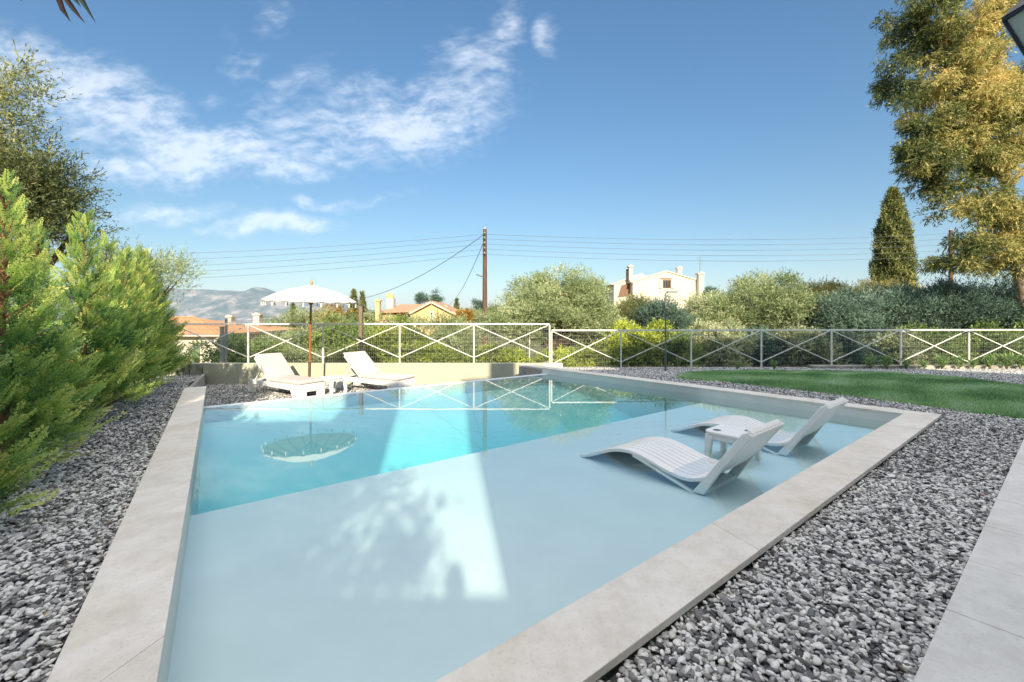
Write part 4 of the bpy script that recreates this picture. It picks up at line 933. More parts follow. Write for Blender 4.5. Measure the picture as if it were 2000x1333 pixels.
def side_table(top_mat, s=.44, h=.42, holes=False):
    root = empty('side_table', (0, 0, 0)); b = MB(); a = s / 2
    c = .05; poly = [(-a + c, -a), (a - c, -a), (a, -a + c), (a, a - c), (a - c, a), (-a + c, a), (-a, a - c), (-a, -a + c)]
    b.prism(poly, h - .03, h); b.build('tabletop', top_mat, root, smooth=True, bevel=.009)
    b = MB()
    for (x0, x1, y0, y1) in ((-a + .03, a - .03, -a + .02, -a + .045), (-a + .03, a - .03, a - .045, a - .02), (-a + .02, -a + .045, -a + .046, a - .046), (a - .045, a - .02, -a + .046, a - .046)):
        b.box(x0, x1, y0, y1, h - .085, h - .031)
    b.build('apron', top_mat, root, bevel=.006)
    for sx in (-1, 1):
        for sy in (-1, 1):
            b = MB(); x, y = sx * (a - .05), sy * (a - .05); t = .038
            tp = [(x - t, y - t), (x + t, y - t), (x + t, y + t), (x - t, y + t)]; bt = [(x + sx * .02 - t * .6, y + sy * .02 - t * .6), (x + sx * .02 + t * .6, y + sy * .02 - t * .6), (x + sx * .02 + t * .6, y + sy * .02 + t * .6), (x + sx * .02 - t * .6, y + sy * .02 + t * .6)]
            b.add([(*p, 0) for p in bt] + [(*p, h - .032) for p in tp], [(3, 2, 1, 0), (4, 5, 6, 7), (0, 1, 5, 4), (1, 2, 6, 5), (2, 3, 7, 6), (3, 0, 4, 7)]); b.build('leg', top_mat, root, bevel=.008)
    if holes:
        for (x, y) in ((-.11, -.11), (.11, .11)):
            b = MB(); b.lathe([(.036, 0), (.040, .0015), (.032, .003), (.030, .0008)], 20, (x, y, h)); b.build('cup_holder', M['greypole'], root, smooth=True)
    return root
t1 = side_table(M['plastic'], .46, .40); t1.location = (-4.16, 10.35, -.455); t1.rotation_euler = (0, 0, ang1)
tag(t1, 'white plastic side table between the two cushioned loungers', 'table')

# umbrella
def umbrella():
    root = empty('garden_umbrella', (-4.84, 10.62, -.46), label='cream fringed garden umbrella on a varnished wooden pole', cat='umbrella')
    Zr, Zt, Rr = 2.18, 2.52, 1.03; n = 18; z0 = 0
    b = MB(); b.lathe([(.0, 0), (.24, 0), (.24, .05), (.21, .07), (.05, .08), (.045, .3), (.03, .31), (.0, .31)], 24); b.build('base', M['concrete'], root, smooth=True)
    b = MB(); b.lathe([(0, .08), (.033, .08), (.033, .72), (.0, .72)], 14); b.build('lower_sleeve', M['wood_dark'], root, smooth=True)
    b = MB(); b.lathe([(0, .72), (.024, .72), (.024, 2.42), (0, 2.42)], 14); b.build('pole', M['wood'], root, smooth=True)
    b = MB(); b.lathe([(.026, 2.08), (.05, 2.10), (.055, 2.14), (.04, 2.18), (.026, 2.19)], 16); b.build('runner', M['wood'], root, smooth=True)
    # canopy: gently domed, sagging between ribs
    rings = 9; V = []; Fs = []; seg = n * 6
    def cz(t): return Zt - (Zt - Zr) * (.30 * t + .70 * t ** 2.3)
    for i in range(rings + 1):
        t = .03 + .97 * i / rings
        for j in range(seg):
            a = 2 * math.pi * j / seg; ph = (j % 6) / 6; sag = math.sin(ph * math.pi)
            r_ = Rr * t * (1 - .018 * sag * t); z = cz(t) - .014 * sag * t; V.append((r_ * math.cos(a), r_ * math.sin(a), z))
    # valance
    for j in range(seg):
        a = 2 * math.pi * j / seg; ph = (j % 6) / 6; sag = math.sin(ph * math.pi); r_ = Rr * (1 - .018 * sag) + .004
        V.append((r_ * math.cos(a), r_ * math.sin(a), cz(1) - .014 * sag - .030 - .007 * sag))
    for i in range(rings + 1):
        for j in range(seg): Fs.append((i * seg + j, i * seg + (j + 1) % seg, (i + 1) * seg + (j + 1) % seg, (i + 1) * seg + j))
    b = MB(); b.add(V, Fs); o = b.build('canopy', M['canvas'], root, smooth=True); so = o.modifiers.new('thick', 'SOLIDIFY'); so.thickness = .004
    b = MB(); b.lathe([(.19, Zt - .035), (.17, Zt - .01), (.06, Zt + .015), (.02, Zt + .02)], 18); b.build('top_cap', M['canvas'], root, smooth=True)
    b = MB(); b.lathe([(.0, Zt), (.028, Zt), (.03, Zt + .03), (.015, Zt + .04), (.034, Zt + .065), (.04, Zt + .09), (.028, Zt + .12), (.012, Zt + .135), (.016, Zt + .15), (.008, Zt + .185), (0, Zt + .19)], 16); b.build('finial', M['gilt'], root, smooth=True)
    for k in range(n):
        a = 2 * math.pi * k / n; ca, sa = math.cos(a), math.sin(a)
        b = MB(); pts = [(ca * Rr * t, sa * Rr * t, cz(t) - .016) for t in (.04, .25, .5, .75, .99)]; b.tube(pts, [.009] * 5, 5)
        b.tube([(ca * .05, sa * .05, 2.14), (ca * Rr * .5, sa * Rr * .5, cz(.5) - .022)], [.006, .006], 5)
        b.build('rib', M['wood_dark'], root)
        b = MB(); b.tube([(ca * Rr, sa * Rr, Zr - .02), (ca * Rr, sa * Rr, Zr - .065)], [.0025, .0025], 4)
        b.tube([(ca * Rr, sa * Rr, Zr - .06), (ca * Rr, sa * Rr, Zr - .075), (ca * Rr, sa * Rr, Zr - .14)], [.008, .014, .017], 7)
        b.build('tassel', M['tassel'], root)
    root.rotation_euler = (R(1), R(1.6), .1)
umbrella()

# ------------------------------------------------------------------ loungers in the pool
def pool_lounger():
    """x runs from the head foot-point (0) towards the feet (+), y = width"""
    root = empty('pool_lounger', (0, 0, 0)); Wd = .66
    prof = [(-.40, .585), (-.33, .49), (-.24, .37), (-.15, .255), (-.06, .17), (.05, .125), (.16, .112), (.30, .132), (.45, .172), (.60, .204), (.74, .208), (.90, .175), (1.05, .115), (1.18, .060), (1.30, .022)]
    # smooth profile
    def cat(ps, m=4):
        out = []
        for i in range(len(ps) - 1):
            p0 = Vector(ps[max(i - 1, 0)]); p1 = Vector(ps[i]); p2 = Vector(ps[i + 1]); p3 = Vector(ps[min(i + 2, len(ps) - 1)])
            for k in range(m):
                t = k / m; out.append(.5 * ((2 * p1) + (p2 - p0) * t + (2 * p0 - 5 * p1 + 4 * p2 - p3) * t * t + (3 * p1 - p0 - 3 * p2 + p3) * t ** 3))
        out.append(Vector(ps[-1])); return out
    cv = cat(prof)
    def ribbon(mb, y0, y1, top, bot):
        k = len(cv); vs = []
        for i, p in enumerate(cv):
            d = (cv[min(i + 1, k - 1)] - cv[max(i - 1, 0)]).normalized(); n_ = Vector((-d.y, d.x));  n_ = n_ if n_.y > 0 else -n_
            a, c = p + n_ * top, p + n_ * bot
            vs += [(a.x, y0, a.y), (a.x, y1, a.y), (c.x, y1, c.y), (c.x, y0, c.y)]
        fs = [(i * 4 + j, i * 4 + (j + 1) % 4, (i + 1) * 4 + (j + 1) % 4, (i + 1) * 4 + j) for i in range(k - 1) for j in range(4)] + [(0, 1, 2, 3), ((k - 1) * 4 + 3, (k - 1) * 4 + 2, (k - 1) * 4 + 1, (k - 1) * 4)]
        mb.add(vs, fs)
    b = MB(); ns = 8; a = -Wd / 2 + .04; w = (Wd - .08) / ns
    for i in range(ns): ribbon(b, a + i * w + .006, a + (i + 1) * w - .006, .0, -.018)
    ribbon(b, a, -a, -.0182, -.026)
    b.build('seat_panel', M['plastic_pool'], root, smooth=True)
    for s in (-1, 1):
        b = MB(); y0, y1 = sorted((s * (Wd / 2), s * (Wd / 2 - .04))); ribbon(b, y0, y1, .005, -.029); b.build('side_rail', M['plastic_pool'], root, smooth=True, bevel=.006)
        # straight upright carrying the back, and the low sled rail under water
        b = MB(); y = (y0 + y1) / 2; b.extr([(-.04, y0 - .001 * s, .012), (.055, y0 - .001 * s, .012), (-.345, y0 - .001 * s, .575), (-.405, y0 - .001 * s, .60)], (0, .042, 0))
        b.build('upright', M['plastic_pool'], root, bevel=.008)
        b = MB(); b.extr([(.02, y0 + .002, .0), (.085, y0 + .002, .0), (.66, y0 + .002, .165), (.62, y0 + .002, .19)], (0, .036, 0)); b.build('strut', M['plastic_pool'], root, bevel=.005)
    b = MB(); b.box(-.035, .045, -Wd / 2 + .042, Wd / 2 - .042, .0, .03)
    b.build('cross_bar', M['plastic_pool'], root)
    b = MB(); b.bar((-.385, -Wd / 2 + .0425, .585), (-.385, Wd / 2 - .0425, .585), .045, .028, (-.6, 0, .8)); b.build('top_bar', M['plastic_pool'], root, bevel=.006)
    return root
rotD = math.atan2(.77, -.64)
p1 = Vector((1.527, 3.68)); wv = Vector((.78, .626))
A = pool_lounger(); c1 = p1 + wv * .345; A.location = (c1.x, c1.y, SH_Z); A.rotation_euler = (0, 0, rotD)
tag(A, 'nearer curved white lounger standing in the shallow water', 'sun lounger', 'curved loungers on the pool ledge')
Bq = copy_tree(A); p2 = Vector((2.84, 4.70)); c2 = p2 + wv * .345; Bq.location = (c2.x, c2.y, SH_Z)
tag(Bq, 'farther curved white lounger in the shallow water, beyond the small table', 'sun lounger', 'curved loungers on the pool ledge')
t2_ = side_table(M['plastic_pool'], .42, .30, True); t2_.location = (2.28, 4.60, SH_Z); t2_.rotation_euler = (0, 0, rotD)
tag(t2_, 'small white table with cup holes between the pool loungers', 'table')

# ------------------------------------------------------------------ poles, wires, lamps
def util_pole(px, ytop, ybase, Y, w, label, ins):
    top = PT(px, ytop, Y); g = zg(top.x, Y); root = empty('utility_pole', (top.x, Y, g), label=label, cat='utility pole', group='utility poles'); h = top.z - g
    b = MB(); b.tube([(0, 0, -.3), (0, 0, h * .5), (0, 0, h)], [w * .62, w * .55, w * .45], 12); b.build('shaft', M['pole'], root, smooth=True)
    b = MB(); b.lathe([(w * .46, h), (w * .46, h + .02), (.02, h + .09)], 12); b.build('cap', M['concrete'], root)
    for py in ins:
        z = CAM_Z - (py - H0) / F_PX * Y - g
        b = MB(); b.bar((-.0, -w * .5, z), (0, -w * .5 - .14, z), .02, .02); b.lathe([(.0, 0), (.035, 0), (.045, .03), (.03, .06), (.0, .08)], 10, (0, -w * .5 - .14, z)); b.build('insulator', M['concrete'], root)
    return root
Y1, Y2 = 22.0, 30.0
up1 = util_pole(947, 448, 690, Y1, .21, 'tall dark wooden utility pole beside the large olive tree', (458, 467, 477, 487, 497))
b = MB(); zl = CAM_Z - (540 - H0) / F_PX * Y1 - up1.location.z
b.bar((0, -.10, zl - .12), (-.16, -.16, zl + .02), .03, .03); b.build('lamp_arm', M['greypole'], up1)
b = MB(); b.bar((-.12, -.16, zl - .03), (-.42, -.18, zl + .08), .14, .06); b.build('lamp_head', M['greypole'], up1, bevel=.02)
util_pole(1857, 450, 600, Y2, .24, 'distant utility pole beside the eucalyptus foliage', (456, 467, 478, 489, 500))
def cable(a, c, sag, label, r=.012, n=24):
    a, c = Vector(a), Vector(c); pts = [a.lerp(c, i / n) - Vector((0, 0, sag * 4 * (i / n) * (1 - i / n))) for i in range(n + 1)]
    o = MB().tube(pts, r, 5).build('overhead_cable', M['wire']); tag(o, label, 'cable', 'overhead cables'); return o
wd = ['uppermost', 'second', 'middle', 'fourth', 'lowest']
for k, (y1, y2, yl) in enumerate(((458, 456, 462), (467, 467, 474), (477, 478, 487), (487, 489, 498), (497, 500, 512))):
    cable(PT(947, y1, Y1 - .24), PT(1857, y2, Y2 - .26), .35, wd[k] + ' of the five overhead cables between the two utility poles', .008)
    a = PT(947, y1, Y1 - .24); e_ = PT(-120, yl + 30 + k * 2, 30)
    cable(a, e_, .55, wd[k] + ' of the five overhead cables running left from the tall pole', .0075)
cable(PT(944, 459, Y1), PT(700, 585, 30), .5, 'dark slanting cable from the pole top down towards the umbrella', .016)
cable(PT(700, 585, 30), PT(440, 626, 26), .45, 'low cable running on to the left house chimneys', .014)
cable(PT(946, 470, Y1), PT(876, 596, 44), .6, 'steep slanting cable from the pole to the yellow house', .015)
cable(PT(1857, 470, Y2), PT(1800, 556, Y2 - 2), .1, 'short stay cable slanting down left of the distant pole', .012)
cable(PT(1857, 462, Y2 - .26), PT(2150, 440, 34), .2, 'cable passing from the distant pole into the eucalyptus', .011)

def garden_lamp():
    base = GP(1300, 722, -.02); root = empty('garden_lamp', base, label='slim grey garden lamp post with a short horizontal head', cat='lamp post'); h = (722 - 571) / F_PX * base.y
    b = MB(); b.tube([(0, 0, -.05), (0, 0, h - .05), (.012, 0, h - .015), (.05, 0, h)], [.02, .018, .017, .016], 10); b.build('post', M['greypole'], root, smooth=True)
    b = MB(); b.lathe([(.0, 0), (.06, 0), (.06, .012), (.02, .02), (0, .02)], 14); b.build('base_plate', M['greypole'], root)
    b = MB(); b.box(.03, .30, -.05, .05, h - .012, h + .022); b.build('lamp_head', M['greypole'], root, bevel=.008)
garden_lamp()
# posts behind the fence
def post(name, px, ytop, Y, w, mat, label, sq=True):
    p = PT(px, ytop, Y); g = zg(p.x, Y); root = empty(name, (p.x, Y, g), label=label, cat='post'); h = p.z - g
    b = MB(); 
    if sq: b.box(-w / 2, w / 2, -w / 2, w / 2, -.2, h)
    else: b.tube([(0, 0, -.2), (0, 0, h)], [w / 2, w / 2 * .85], 10)
    b.build('post_shaft', M[mat], root, bevel=.01)
    b = MB(); b.box(-w * .6, w * .6, -w * .6, w * .6, h + .001, h + .03); b.build('post_cap', M[mat], root)
    return root
post('wooden_post', 705, 600, 13.6, .11, 'postwood', 'weathered brown wooden post behind the fence')
post('concrete_post', 434, 640, 13.6, .09, 'concrete', 'left one of two slim concrete posts behind the left fence')
post('concrete_post', 442, 624, 13.9, .06, 'concrete', 'right one of two slim concrete posts behind the left fence')
post('white_post', 810, 636, 15.0, .06, 'fence', 'short white post behind the fence below the yellow house')
post('white_post', 1034, 640, 15.5, .04, 'fence', 'thin white post in front of the large olive tree')

# ------------------------------------------------------------------ houses
def gable(mb, pts, Y0, Y1):
    """front polygon (pixel coords at distance Y0) extruded back to Y1"""
    P = [PT(px, py, Y0) for px, py in pts]; mb.extr(P, (0, Y1 - Y0, 0)); return mb
def rel(mb, o): mb.v = [(v[0] - o[0], v[1] - o[1], v[2] - o[2]) for v in mb.v]; return mb
def slab(mb, a, c, Y0, Y1, th=.16, over=.3):
    """sloping roof slab over the line a-c (pixel coords at Y0), from Y0-over to Y1"""
    A_, C_ = PT(*a, Y0), PT(*c, Y0); d = (C_ - A_).normalized(); n_ = Vector((-d.z, 0, d.x)); n_ = n_ if n_.z > 0 else -n_
    A_ = A_ + Vector((0, -over, 0)) + n_ * .01; C_ = C_ + Vector((0, -over, 0)) + n_ * .01
    mb.extr([A_, C_, C_ + n_ * th, A_ + n_ * th], (0, Y1 - Y0 + 2 * over, 0)); return mb
def pxbox(mb, x0, x1, y0, y1, Ya, Yb):
    a, c = PT(x0, y1, Ya), PT(x1, y0, Ya); mb.box(a.x, c.x, Ya, Yb, a.z, c.z); return mb
def chimney(root, o, x0, x1, y0, y1, Y, mat, dep=.6, hood=True):
    b = MB(); pxbox(b, x0, x1, y0 + (4 if hood else 0), y1, Y, Y + dep)
    if hood:
        e_ = (x1 - x0) * .18; pxbox(b, x0 - e_, x1 + e_, y0 + 1.2, y0 + 4.2, Y - .1, Y + dep + .1); pxbox(b, x0 + e_, x1 - e_, y0 - .8, y0 + 1.2, Y + .1, Y + dep - .1)
    return rel(b, o).build('chimney', M[mat], root)

def yellow_house():
    Y = 43.0; o = (PT(850, 632, Y).x, Y, -4.0); root = empty('yellow_house', o, label='yellow house with terracotta roof, balcony and arched white door', cat='house')
    b = MB(); gable(b, [(801, 700), (801, 613), (843, 592), (902, 622), (902, 700)], Y, Y + 8); rel(b, o).build('gable_wall', M['cream_stucco'], root)
    b = MB(); slab(b, (843, 591), (905, 622.5), Y, Y + 8); slab(b, (799, 613), (842.8, 591), Y, Y + 8); rel(b, o).build('roof', M['tiles'], root)
    # white verge boards
    b = MB(); A_, C_, D_ = PT(843, 591.2, Y - .33), PT(904, 622.6, Y - .33), PT(799.5, 613, Y - .33); b.bar(A_, C_, .06, .14); b.bar(A_ + Vector((-.08, 0, 0)), D_, .06, .14); rel(b, o).build('verge', M['white_stucco'], root)
    # left wing with its roof sloping to the viewer
    b = MB(); pxbox(b, 746, 800.8, 626, 700, Y + .3, Y + 7); pxbox(b, 746, 766, 609, 625.9, Y + .3, Y + 7); rel(b, o).build('wing_wall', M['cream_stucco'], root)
    b = MB(); pxbox(b, 766.1, 800.8, 609, 625.9, Y + 1.6, Y + 6.9); rel(b, o).build('balcony_back', M['orange_stucco'], root)
    b = MB(); pxbox(b, 788.5, 791, 609, 625.8, Y + .35, Y + .55); rel(b, o).build('balcony_pillar', M['orange_stucco'], root)
    b = MB(); pxbox(b, 793, 799, 611.5, 625.9, Y + 1.54, Y + 1.59); rel(b, o).build('balcony_door', M['glass_dark'], root)
    b = MB(); a, c = PT(742, 608.8, Y - .2), PT(812, 607, Y - .2); r1_, r2_ = PT(775, 592.5, Y), PT(843, 591, Y); r1_.y = r2_.y = Y + 4; 
    z1 = r1_.z; r1_.x += .3
    b.add([a, c, Vector((c.x + 1.4, Y + 4, z1)), Vector((r1_.x - .9, Y + 4, z1)), a + Vector((0, 0, -.14)), c + Vector((0, 0, -.14)), Vector((c.x + 1.4, Y + 4, z1 - .14)), Vector((r1_.x - .9, Y + 4, z1 - .14))],
          [(0, 1, 2, 3), (7, 6, 5, 4), (0, 4, 5, 1), (1, 5, 6, 2), (2, 6, 7, 3), (3, 7, 4, 0)])
    rel(b, o).build('wing_roof', M['tiles'], root)
    b = MB(); a, c = PT(728, 631, Y - 2.2), PT(795, 631, Y - 2.2); z1 = PT(0, 623, Y).z
    b.add([a, c, Vector((c.x, Y + .29, z1)), Vector((a.x + 1.0, Y + .29, z1)), a + Vector((0, 0, -.14)), c + Vector((0, 0, -.14)), Vector((c.x, Y + .29, z1 - .14)), Vector((a.x + 1.0, Y + .29, z1 - .14))],
          [(0, 1, 2, 3), (7, 6, 5, 4), (0, 4, 5, 1), (1, 5, 6, 2), (2, 6, 7, 3), (3, 7, 4, 0)])
    rel(b, o).build('porch_roof', M['tiles'], root)
    b = MB(); pxbox(b, 736, 790, 632.5, 700, Y - 1.9, Y + .25); rel(b, o).build('porch_wall', M['cream_stucco'], root)
    # arched door
    A_ = PT(843, 628, Y - .05); pts = [(838.5, 628), (847.5, 628), (847.5, 612)] + [(843 + 4.5 * math.cos(R(t)), 612 - 4.5 * math.sin(R(t))) for t in range(15, 180, 15)] + [(838.5, 612)]
    b = MB(); gable(b, pts, Y - .05, Y - .005); rel(b, o).build('door', M['white_stucco'], root)
    b = MB(); pxbox(b, 841.5, 844.5, 611, 615, Y - .08, Y - .052); rel(b, o).build('door_pane', M['glass_dark'], root)
    chimney(root, o, 755, 768, 583, 608, Y + 1.5, 'white_stucco', .9, False); b = MB()
    b = MB(); c = PT(761.5, 583, Y + 1.9); b.lathe([(.42, 0), (.42, .22), (.36, .42), (.18, .55), (0, .58)], 14, tuple(c)); rel(b, o).build('chimney_hood', M['cream_stucco'], root)
    chimney(root, o, 733, 741, 585, 640, Y - .8, 'cream_stucco', .5, True)
    chimney(root, o, 866, 873, 597, 612, Y + 3, 'white_stucco', .5, True)
yellow_house()
def white_house():
    Y = 44.0; o = (PT(1300, 590, Y).x, Y, -2.0); root = empty('white_house', o, label='white two-gabled house with shuttered window above the olive trees', cat='house')
    b = MB(); gable(b, [(1236, 640), (1236, 552), (1301, 531.5), (1372, 552), (1374, 640)], Y, Y + 9); rel(b, o).build('gable_wall', M['white_stucco'], root)
    b = MB(); gable(b, [(1199, 640), (1199, 556), (1255, 536.5), (1283, 545), (1283, 640)], Y + 1.2, Y + 8); rel(b, o).build('side_wing', M['white_stucco'], root)
    b = MB(); slab(b, (1233, 553), (1301, 531), Y, Y + 9, .10, .1); slab(b, (1301, 531), (1374, 552), Y, Y + 9, .10, .1); slab(b, (1194, 557.5), (1255, 536), Y + 1.2, Y + 8, .10, .1); rel(b, o).build('roof', M['white_stucco'], root)
    b = MB(); gable(b, [(1207, 581), (1214, 558), (1231, 553), (1235, 577)], Y + 1.12, Y + 1.195); rel(b, o).build('balcony_recess_stand_in', M['brownwood'], root)  # flat brown panel standing in for the dark balcony recess
    w = MB(); pxbox(w, 1295, 1310, 547, 563, Y - .04, Y - .004); wo = rel(w, o).build('window', M['brownwood'], root)
    for (x0, x1) in ((1296.2, 1299), (1300.2, 1304.6), (1305.6, 1309)):
        w = MB(); pxbox(w, x0, x1, 548.5, 562, Y - .06, Y - .042); rel(w, o).build('pane', M['glass_dark'], wo)
    for (x0, x1) in ((1287.5, 1294.4), (1310.6, 1317.5)):
        w = MB(); pxbox(w, x0, x1, 547, 563.5, Y - .10, Y - .03)
        rel(w, o).build('shutter', M['paleshutter'], root)
    w = MB()
    for k in range(9): 
        c = PT(1291 + k * 2.6, 544.5, Y - .12); w.box(c.x - .05, c.x + .05, c.y, c.y + .115, c.z - .03, c.z + .06)
    rel(w, o).build('window_hood', M['tiles'], root)
    chimney(root, o, 1229, 1236, 518, 548, Y + .3, 'white_stucco', .5); chimney(root, o, 1224.5, 1228, 526, 548, Y + .8, 'brownwood', .4, False)
    chimney(root, o, 1324, 1332, 521, 545, Y + 2, 'white_stucco', .5); chimney(root, o, 1365, 1375, 532, 600, Y - .6, 'white_stucco', .55)
    b = MB(); c = PT(1367, 531, Y + .5); t = PT(1367, 500, Y + .5); b.tube([c, t], [.02, .015], 5)
    for k in range(4): z = t.z - .15 - k * .22; b.bar((t.x - .35 + k * .05, t.y, z), (t.x + .35 - k * .05, t.y, z), .015)
    rel(b, o).build('antenna', M['greypole'], root)
    b = MB(); pxbox(b, 1374.5, 1400, 578, 640, Y + .5, Y + 6); rel(b, o).build('low_wing', M['white_stucco'], root)
    b = MB(); slab(b, (1374.5, 576), (1404, 586), Y + .5, Y + 6, .14, .2); rel(b, o).build('low_roof', M['tiles'], root)
white_house()
def left_house():
    Y = 24.0; root = None; a, c = PT(228, 657, Y), PT(428, 657, Y); ze = a.z; o = ((a.x + c.x) / 2, Y, -4.0)
    root = empty('white_cottage', o, label='white cottage with orange hipped roof and green shutter at left', cat='house')
    x0, x1 = a.x, c.x; b = MB(); b.box(x0 + .45, x1 - .45, Y + .45, Y + 7.5, -4, ze - .02); rel(b, o).build('wall', M['white_stucco'], root)
    b = MB(); b.box(x0, x1, Y, Y + 8, ze - .02, ze + .10); rel(b, o).build('eaves', M['white_stucco'], root)
    xm = (x0 + x1) / 2; zt = CAM_Z + .55; zt = 1.36 - (621 - H0) / F_PX * (Y + 4)
    ax0, ax1 = PT(340, 0, Y + 4).x, PT(380, 0, Y + 4).x
    b = MB(); b.add([(x0 - .05, Y - .05, ze + .101), (x1 + .05, Y - .05, ze + .101), (x1 + .05, Y + 8.05, ze + .101), (x0 - .05, Y + 8.05, ze + .101), (ax0, Y + 4, zt), (ax1, Y + 4, zt)],
                    [(0, 1, 5, 4), (1, 2, 5), (2, 3, 4, 5), (3, 0, 4), (3, 2, 1, 0)]); r_ = rel(b, o).build('roof', M['tiles_orange'], root)
    b = MB(); b.tube([(x1 + .05, Y - .05, ze + .13), (ax1, Y + 4, zt + .03)], .06, 6); b.tube([(ax0, Y + 4, zt + .03), (ax1, Y + 4, zt + .03)], .06, 6); b.tube([(x0, Y, ze + .13), (ax0, Y + 4, zt + .03)], .06, 6); rel(b, o).build('ridge', M['tiles_orange'], root)
    b = MB(); pxbox(b, 373.5, 389, 678, 712, Y + .40, Y + .449); wo = rel(b, o).build('window', M['greenwood'], root)
    b = MB(); pxbox(b, 379.5, 388, 700, 710, Y + .36, Y + .399); rel(b, o).build('pane', M['glass_dark'], wo)
    b = MB(); pxbox(b, 320, 336, 678, 712, Y + .40, Y + .449); rel(b, o).build('window', M['greenwood'], root)
left_house()
def far_house():
    Y = 34.0; a, c = PT(425, 648, Y), PT(520, 648, Y); o = ((a.x + c.x) / 2, Y, -5.0); root = empty('orange_roofed_house', o, label='orange-roofed house with two white chimneys behind the shrubs', cat='house')
    b = MB(); b.box(a.x + .3, c.x - .3, Y + .3, Y + 6, -5, a.z); rel(b, o).build('wall', M['white_stucco'], root)
    zr = PT(0, 637, Y + 3).z; b = MB(); b.add([(a.x, Y, a.z + .01), (c.x, Y, a.z + .01), (c.x, Y + 6.3, a.z + .01), (a.x, Y + 6.3, a.z + .01), (a.x + 1, Y + 3, zr), (c.x - 1, Y + 3, zr)], [(0, 1, 5, 4), (1, 2, 5), (2, 3, 4, 5), (3, 0, 4), (3, 2, 1, 0)])
    rel(b, o).build('roof', M['tiles_orange'], root)
    chimney(root, o, 441, 451, 616, 652, Y + .6, 'white_stucco', .5); chimney(root, o, 494, 506, 612, 652, Y + .6, 'white_stucco', .5)
far_house()

# ------------------------------------------------------------------ the houses behind the viewer (they cast the shade) and what stands on them
def shade_house(name, x0, x1, top, label, ys=(-9.5, -4.0), chim=None, z0=-.2, piv=None):
    o = (x1 if piv is None else piv, ys[1], z0); root = empty(name, o, rz=R(SUN_AZ), label=label, cat='house')
    b = MB(); b.box(x0, x1, ys[0], ys[1], z0, top - .15); rel(b, o).build('wall', M['wallpaint'], root)
    b = MB(); b.box(x0 - .0, x1 + .0, ys[0] - .1, ys[1] + .0, top - .149, top); rel(b, o).build('roof', M['tiles'], root)
    for (a, c, t) in (chim or []):
        b = MB(); b.box(a, c, ys[1] - 1.2, ys[1] - .5, top + .001, t - .12); b.lathe([((c - a) * .5, 0), ((c - a) * .45, .1), (.05, .2)], 12, ((a + c) / 2, ys[1] - .85, t - .119)); rel(b, o).build('chimney', M['wallpaint'], root)
    return root
shade_house('villa', -16, -1.25, 5.1, 'single-storey villa wing behind the viewer on the left')
shade_house('villa', -1.24, -.30, 6.9, 'narrow stair tower behind the viewer', ys=(-7.5, -4.0))
shade_house('villa', .86, 5.0, 7.45, 'two-storey villa wing behind the viewer with a rounded chimney', ys=(-9.5, -4.0), chim=[(1.62, 2.30, 8.25)], piv=.86)
shade_house('villa', 5.04, 13.2, 9.1, 'tall villa wing behind the viewer on the right', ys=(-9.5, -4.0), piv=5.04)
b = MB(); b.box(-.295, .97, -4.3, -4.1, -.2, 3.06); gate = b.build('gate_wall', M['wallpaint']); tag(gate, 'garden wall between the villa wings behind the viewer', 'wall')
b = MB(); b.lathe([(.05, 0), (.05, .05), (.065, .09), (.05, .17), (.02, .2)], 14, (.62, -4.2, 3.061)); tag(b.build('wall_finial', M['concrete'], smooth=True), 'rounded finial on the garden wall behind the viewer', 'finial')
CL = []
def lim(x): return 3.04 + (.27 - x) * .95           # everything below this slanting line is dense crown
while len(CL) < 55:
    x, z = random.uniform(-.40, .27), random.uniform(2.95, 3.8)
    if z < lim(x) - .04: CL.append((x, z, .04))
while len(CL) < 112:
    x, z = random.uniform(-.32, .46), random.uniform(3.0, 4.6)
    if lim(x) < z < lim(x) + random.uniform(.02, .75): CL.append((x, z, random.uniform(.01, .035)))
C = np.array([(x + .085, -4.6 + random.uniform(-.1, .1), z + .29, r, random.uniform(.3, .7)) for x, z, r in CL])
tree('olive_tree', (.1, -4.8, -.1), C, 'olive', dict(n_twig=6, n_leaf=6, twig_len=.14, leaf_len=.065, leaf_w=.030, up=.25), 'young olive tree behind the garden wall that dapples the pool', r=.03, nl=10)

# wall lantern at upper right, on the house corner beside the viewer
def lantern():
    Y = 1.25; top = PT(1953, 34, Y + .2); o = (top.x + .112, Y + .10, top.z - .28); root = empty('wall_lantern', o, label='dark framed lantern with pale glass hanging at the upper right corner', cat='lantern')
    a, c, H = .10, .032, .27
    def fr(s, z): return [(-s, -s, z), (s, -s, z), (s, s, z), (-s, s, z)]
    b = MB()
    lo, hi = fr(c, 0), fr(a, H)
    for i in range(4): b.bar(lo[i], hi[i], .009, .009)
    for i in range(4): b.bar(lo[i], lo[(i + 1) % 4], .009, .009); b.bar(hi[i], hi[(i + 1) % 4], .010, .010)
    b.build('frame', M['darkmetal'], root)
    m, nt, n, l, p = mat_new('lantern_glass'); p.inputs['Base Color'].default_value = (.62, .68, .62, 1); p.inputs['Roughness'].default_value = .35; p.inputs['Transmission Weight'].default_value = .35
    b = MB(); b.add(fr(c - .003, .004) + fr(a - .003, H - .004), [(3, 2, 1, 0), (4, 5, 6, 7), (0, 1, 5, 4), (1, 2, 6, 5), (2, 3, 7, 6), (3, 0, 4, 7)]); b.build('glass', m, root)
    b = MB(); b.add(fr(a + .006, H + .008) + fr(.03, H + .10), [(3, 2, 1, 0), (4, 5, 6, 7), (0, 1, 5, 4), (1, 2, 6, 5), (2, 3, 7, 6), (3, 0, 4, 7)]); b.build('cap', M['darkmetal'], root)
    b = MB(); b.tube([(0, 0, H + .1), (0, 0, H + .16), (.1, 0, H + .19), (.30, 0, H + .10)], .009, 8); b.build('bracket', M['darkmetal'], root)
lantern()
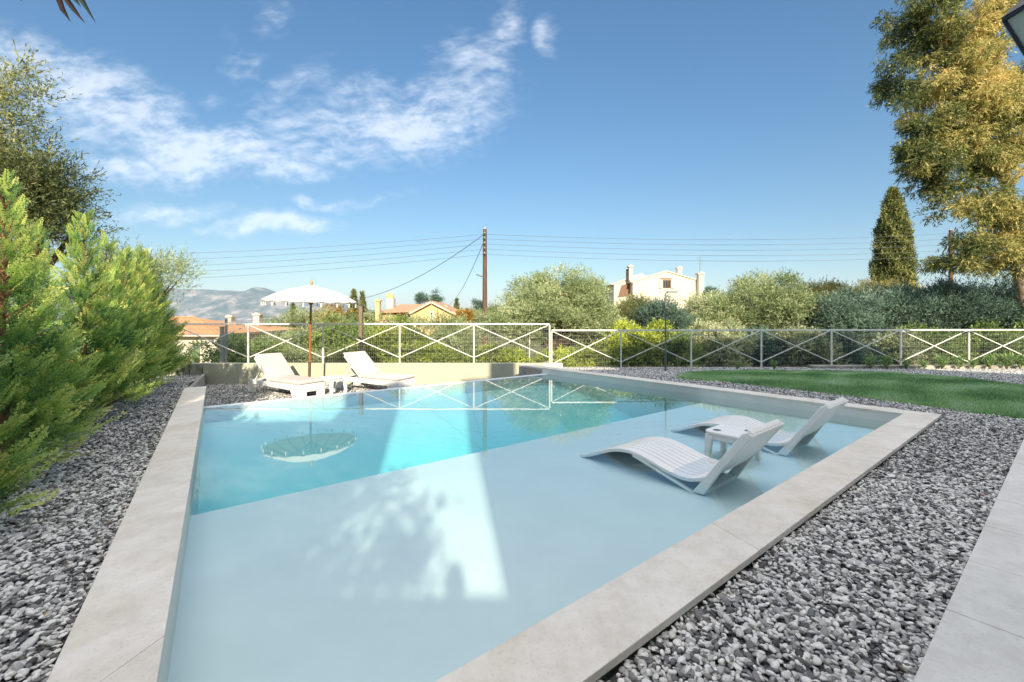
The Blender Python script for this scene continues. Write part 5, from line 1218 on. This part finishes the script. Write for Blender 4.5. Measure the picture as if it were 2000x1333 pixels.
b = MB(); b.box(1.82, 2.6, -4.0, 1.32, -.2, 3.0); tag(b.build('porch_wall', M['wallpaint']), 'house wall beside the viewer carrying the lantern', 'wall')

# leaf tips hanging into the top left corner
def hanging_leaves():
    Y = 1.3; o = PT(120, -60, Y); root = empty('overhanging_plant', o, label='brown and green blade leaves hanging in at the top left corner', cat='plant')
    def blade(pts, w, mat):
        b = MB(); k = len(pts); P = [PT(px, py, Y) - o for px, py in pts]; vs = []; fs = []
        for i, p in enumerate(P):
            t = i / (k - 1); ww = w * math.sin(math.pi * min(1, .22 + t * .78)) ** .8 if i < k - 1 else .0004
            d = (P[min(i + 1, k - 1)] - P[max(i - 1, 0)]).normalized(); s = Vector((-d.z, 0, d.x)); vs += [p + s * ww, p + Vector((0, ww * .5, 0)), p - s * ww, p + Vector((0, ww * .5 + .0006, 0))]
        fs = [(i * 4 + j, i * 4 + (j + 1) % 4, (i + 1) * 4 + (j + 1) % 4, (i + 1) * 4 + j) for i in range(k - 1) for j in range(4)]
        b.add(vs, fs).build('leaf', mat, root, smooth=True)
    blade([(100, -60), (110, -15), (122, 18), (138, 43)], .010, M['frond_brown'])
    blade([(105, -55), (122, -12), (142, 16), (166, 46)], .009, M['frond_brown'])
    blade([(118, -60), (140, -25), (162, 4), (187, 45)], .009, M['frond_green'])
    blade([(120, -50), (132, -22), (146, -2), (158, 14)], .008, M['frond_green'])
    blade([(30, -60), (34, -30), (38, -12), (42, 3)], .008, M['frond_green'])
    b = MB(); b.tube([(-.35, .02, .16), (-.05, 0, .03), (.0, 0, 0)], [.012, .009, .006], 7); b.build('stem', M['bark'], root)
hanging_leaves()

# ------------------------------------------------------------------ haze
def haze():
    m = bpy.data.materials.new('haze'); m.use_nodes = True; n = m.node_tree.nodes; l = m.node_tree.links; n.clear()
    out = n.new('ShaderNodeOutputMaterial'); v = n.new('ShaderNodeVolumePrincipled'); v.inputs['Color'].default_value = (.55, .76, 1, 1); v.inputs['Density'].default_value = HAZE_D; v.inputs['Anisotropy'].default_value = 0.0
    l.new(v.outputs[0], out.inputs['Volume'])
    b = MB(); b.box(-14500, 14500, -180, 13200, -103, 520); o = b.build('haze', m); tag(o, 'blue air haze over the land and the bay', 'haze', kind='stuff')
HAZE_D = 4.5e-5
haze()
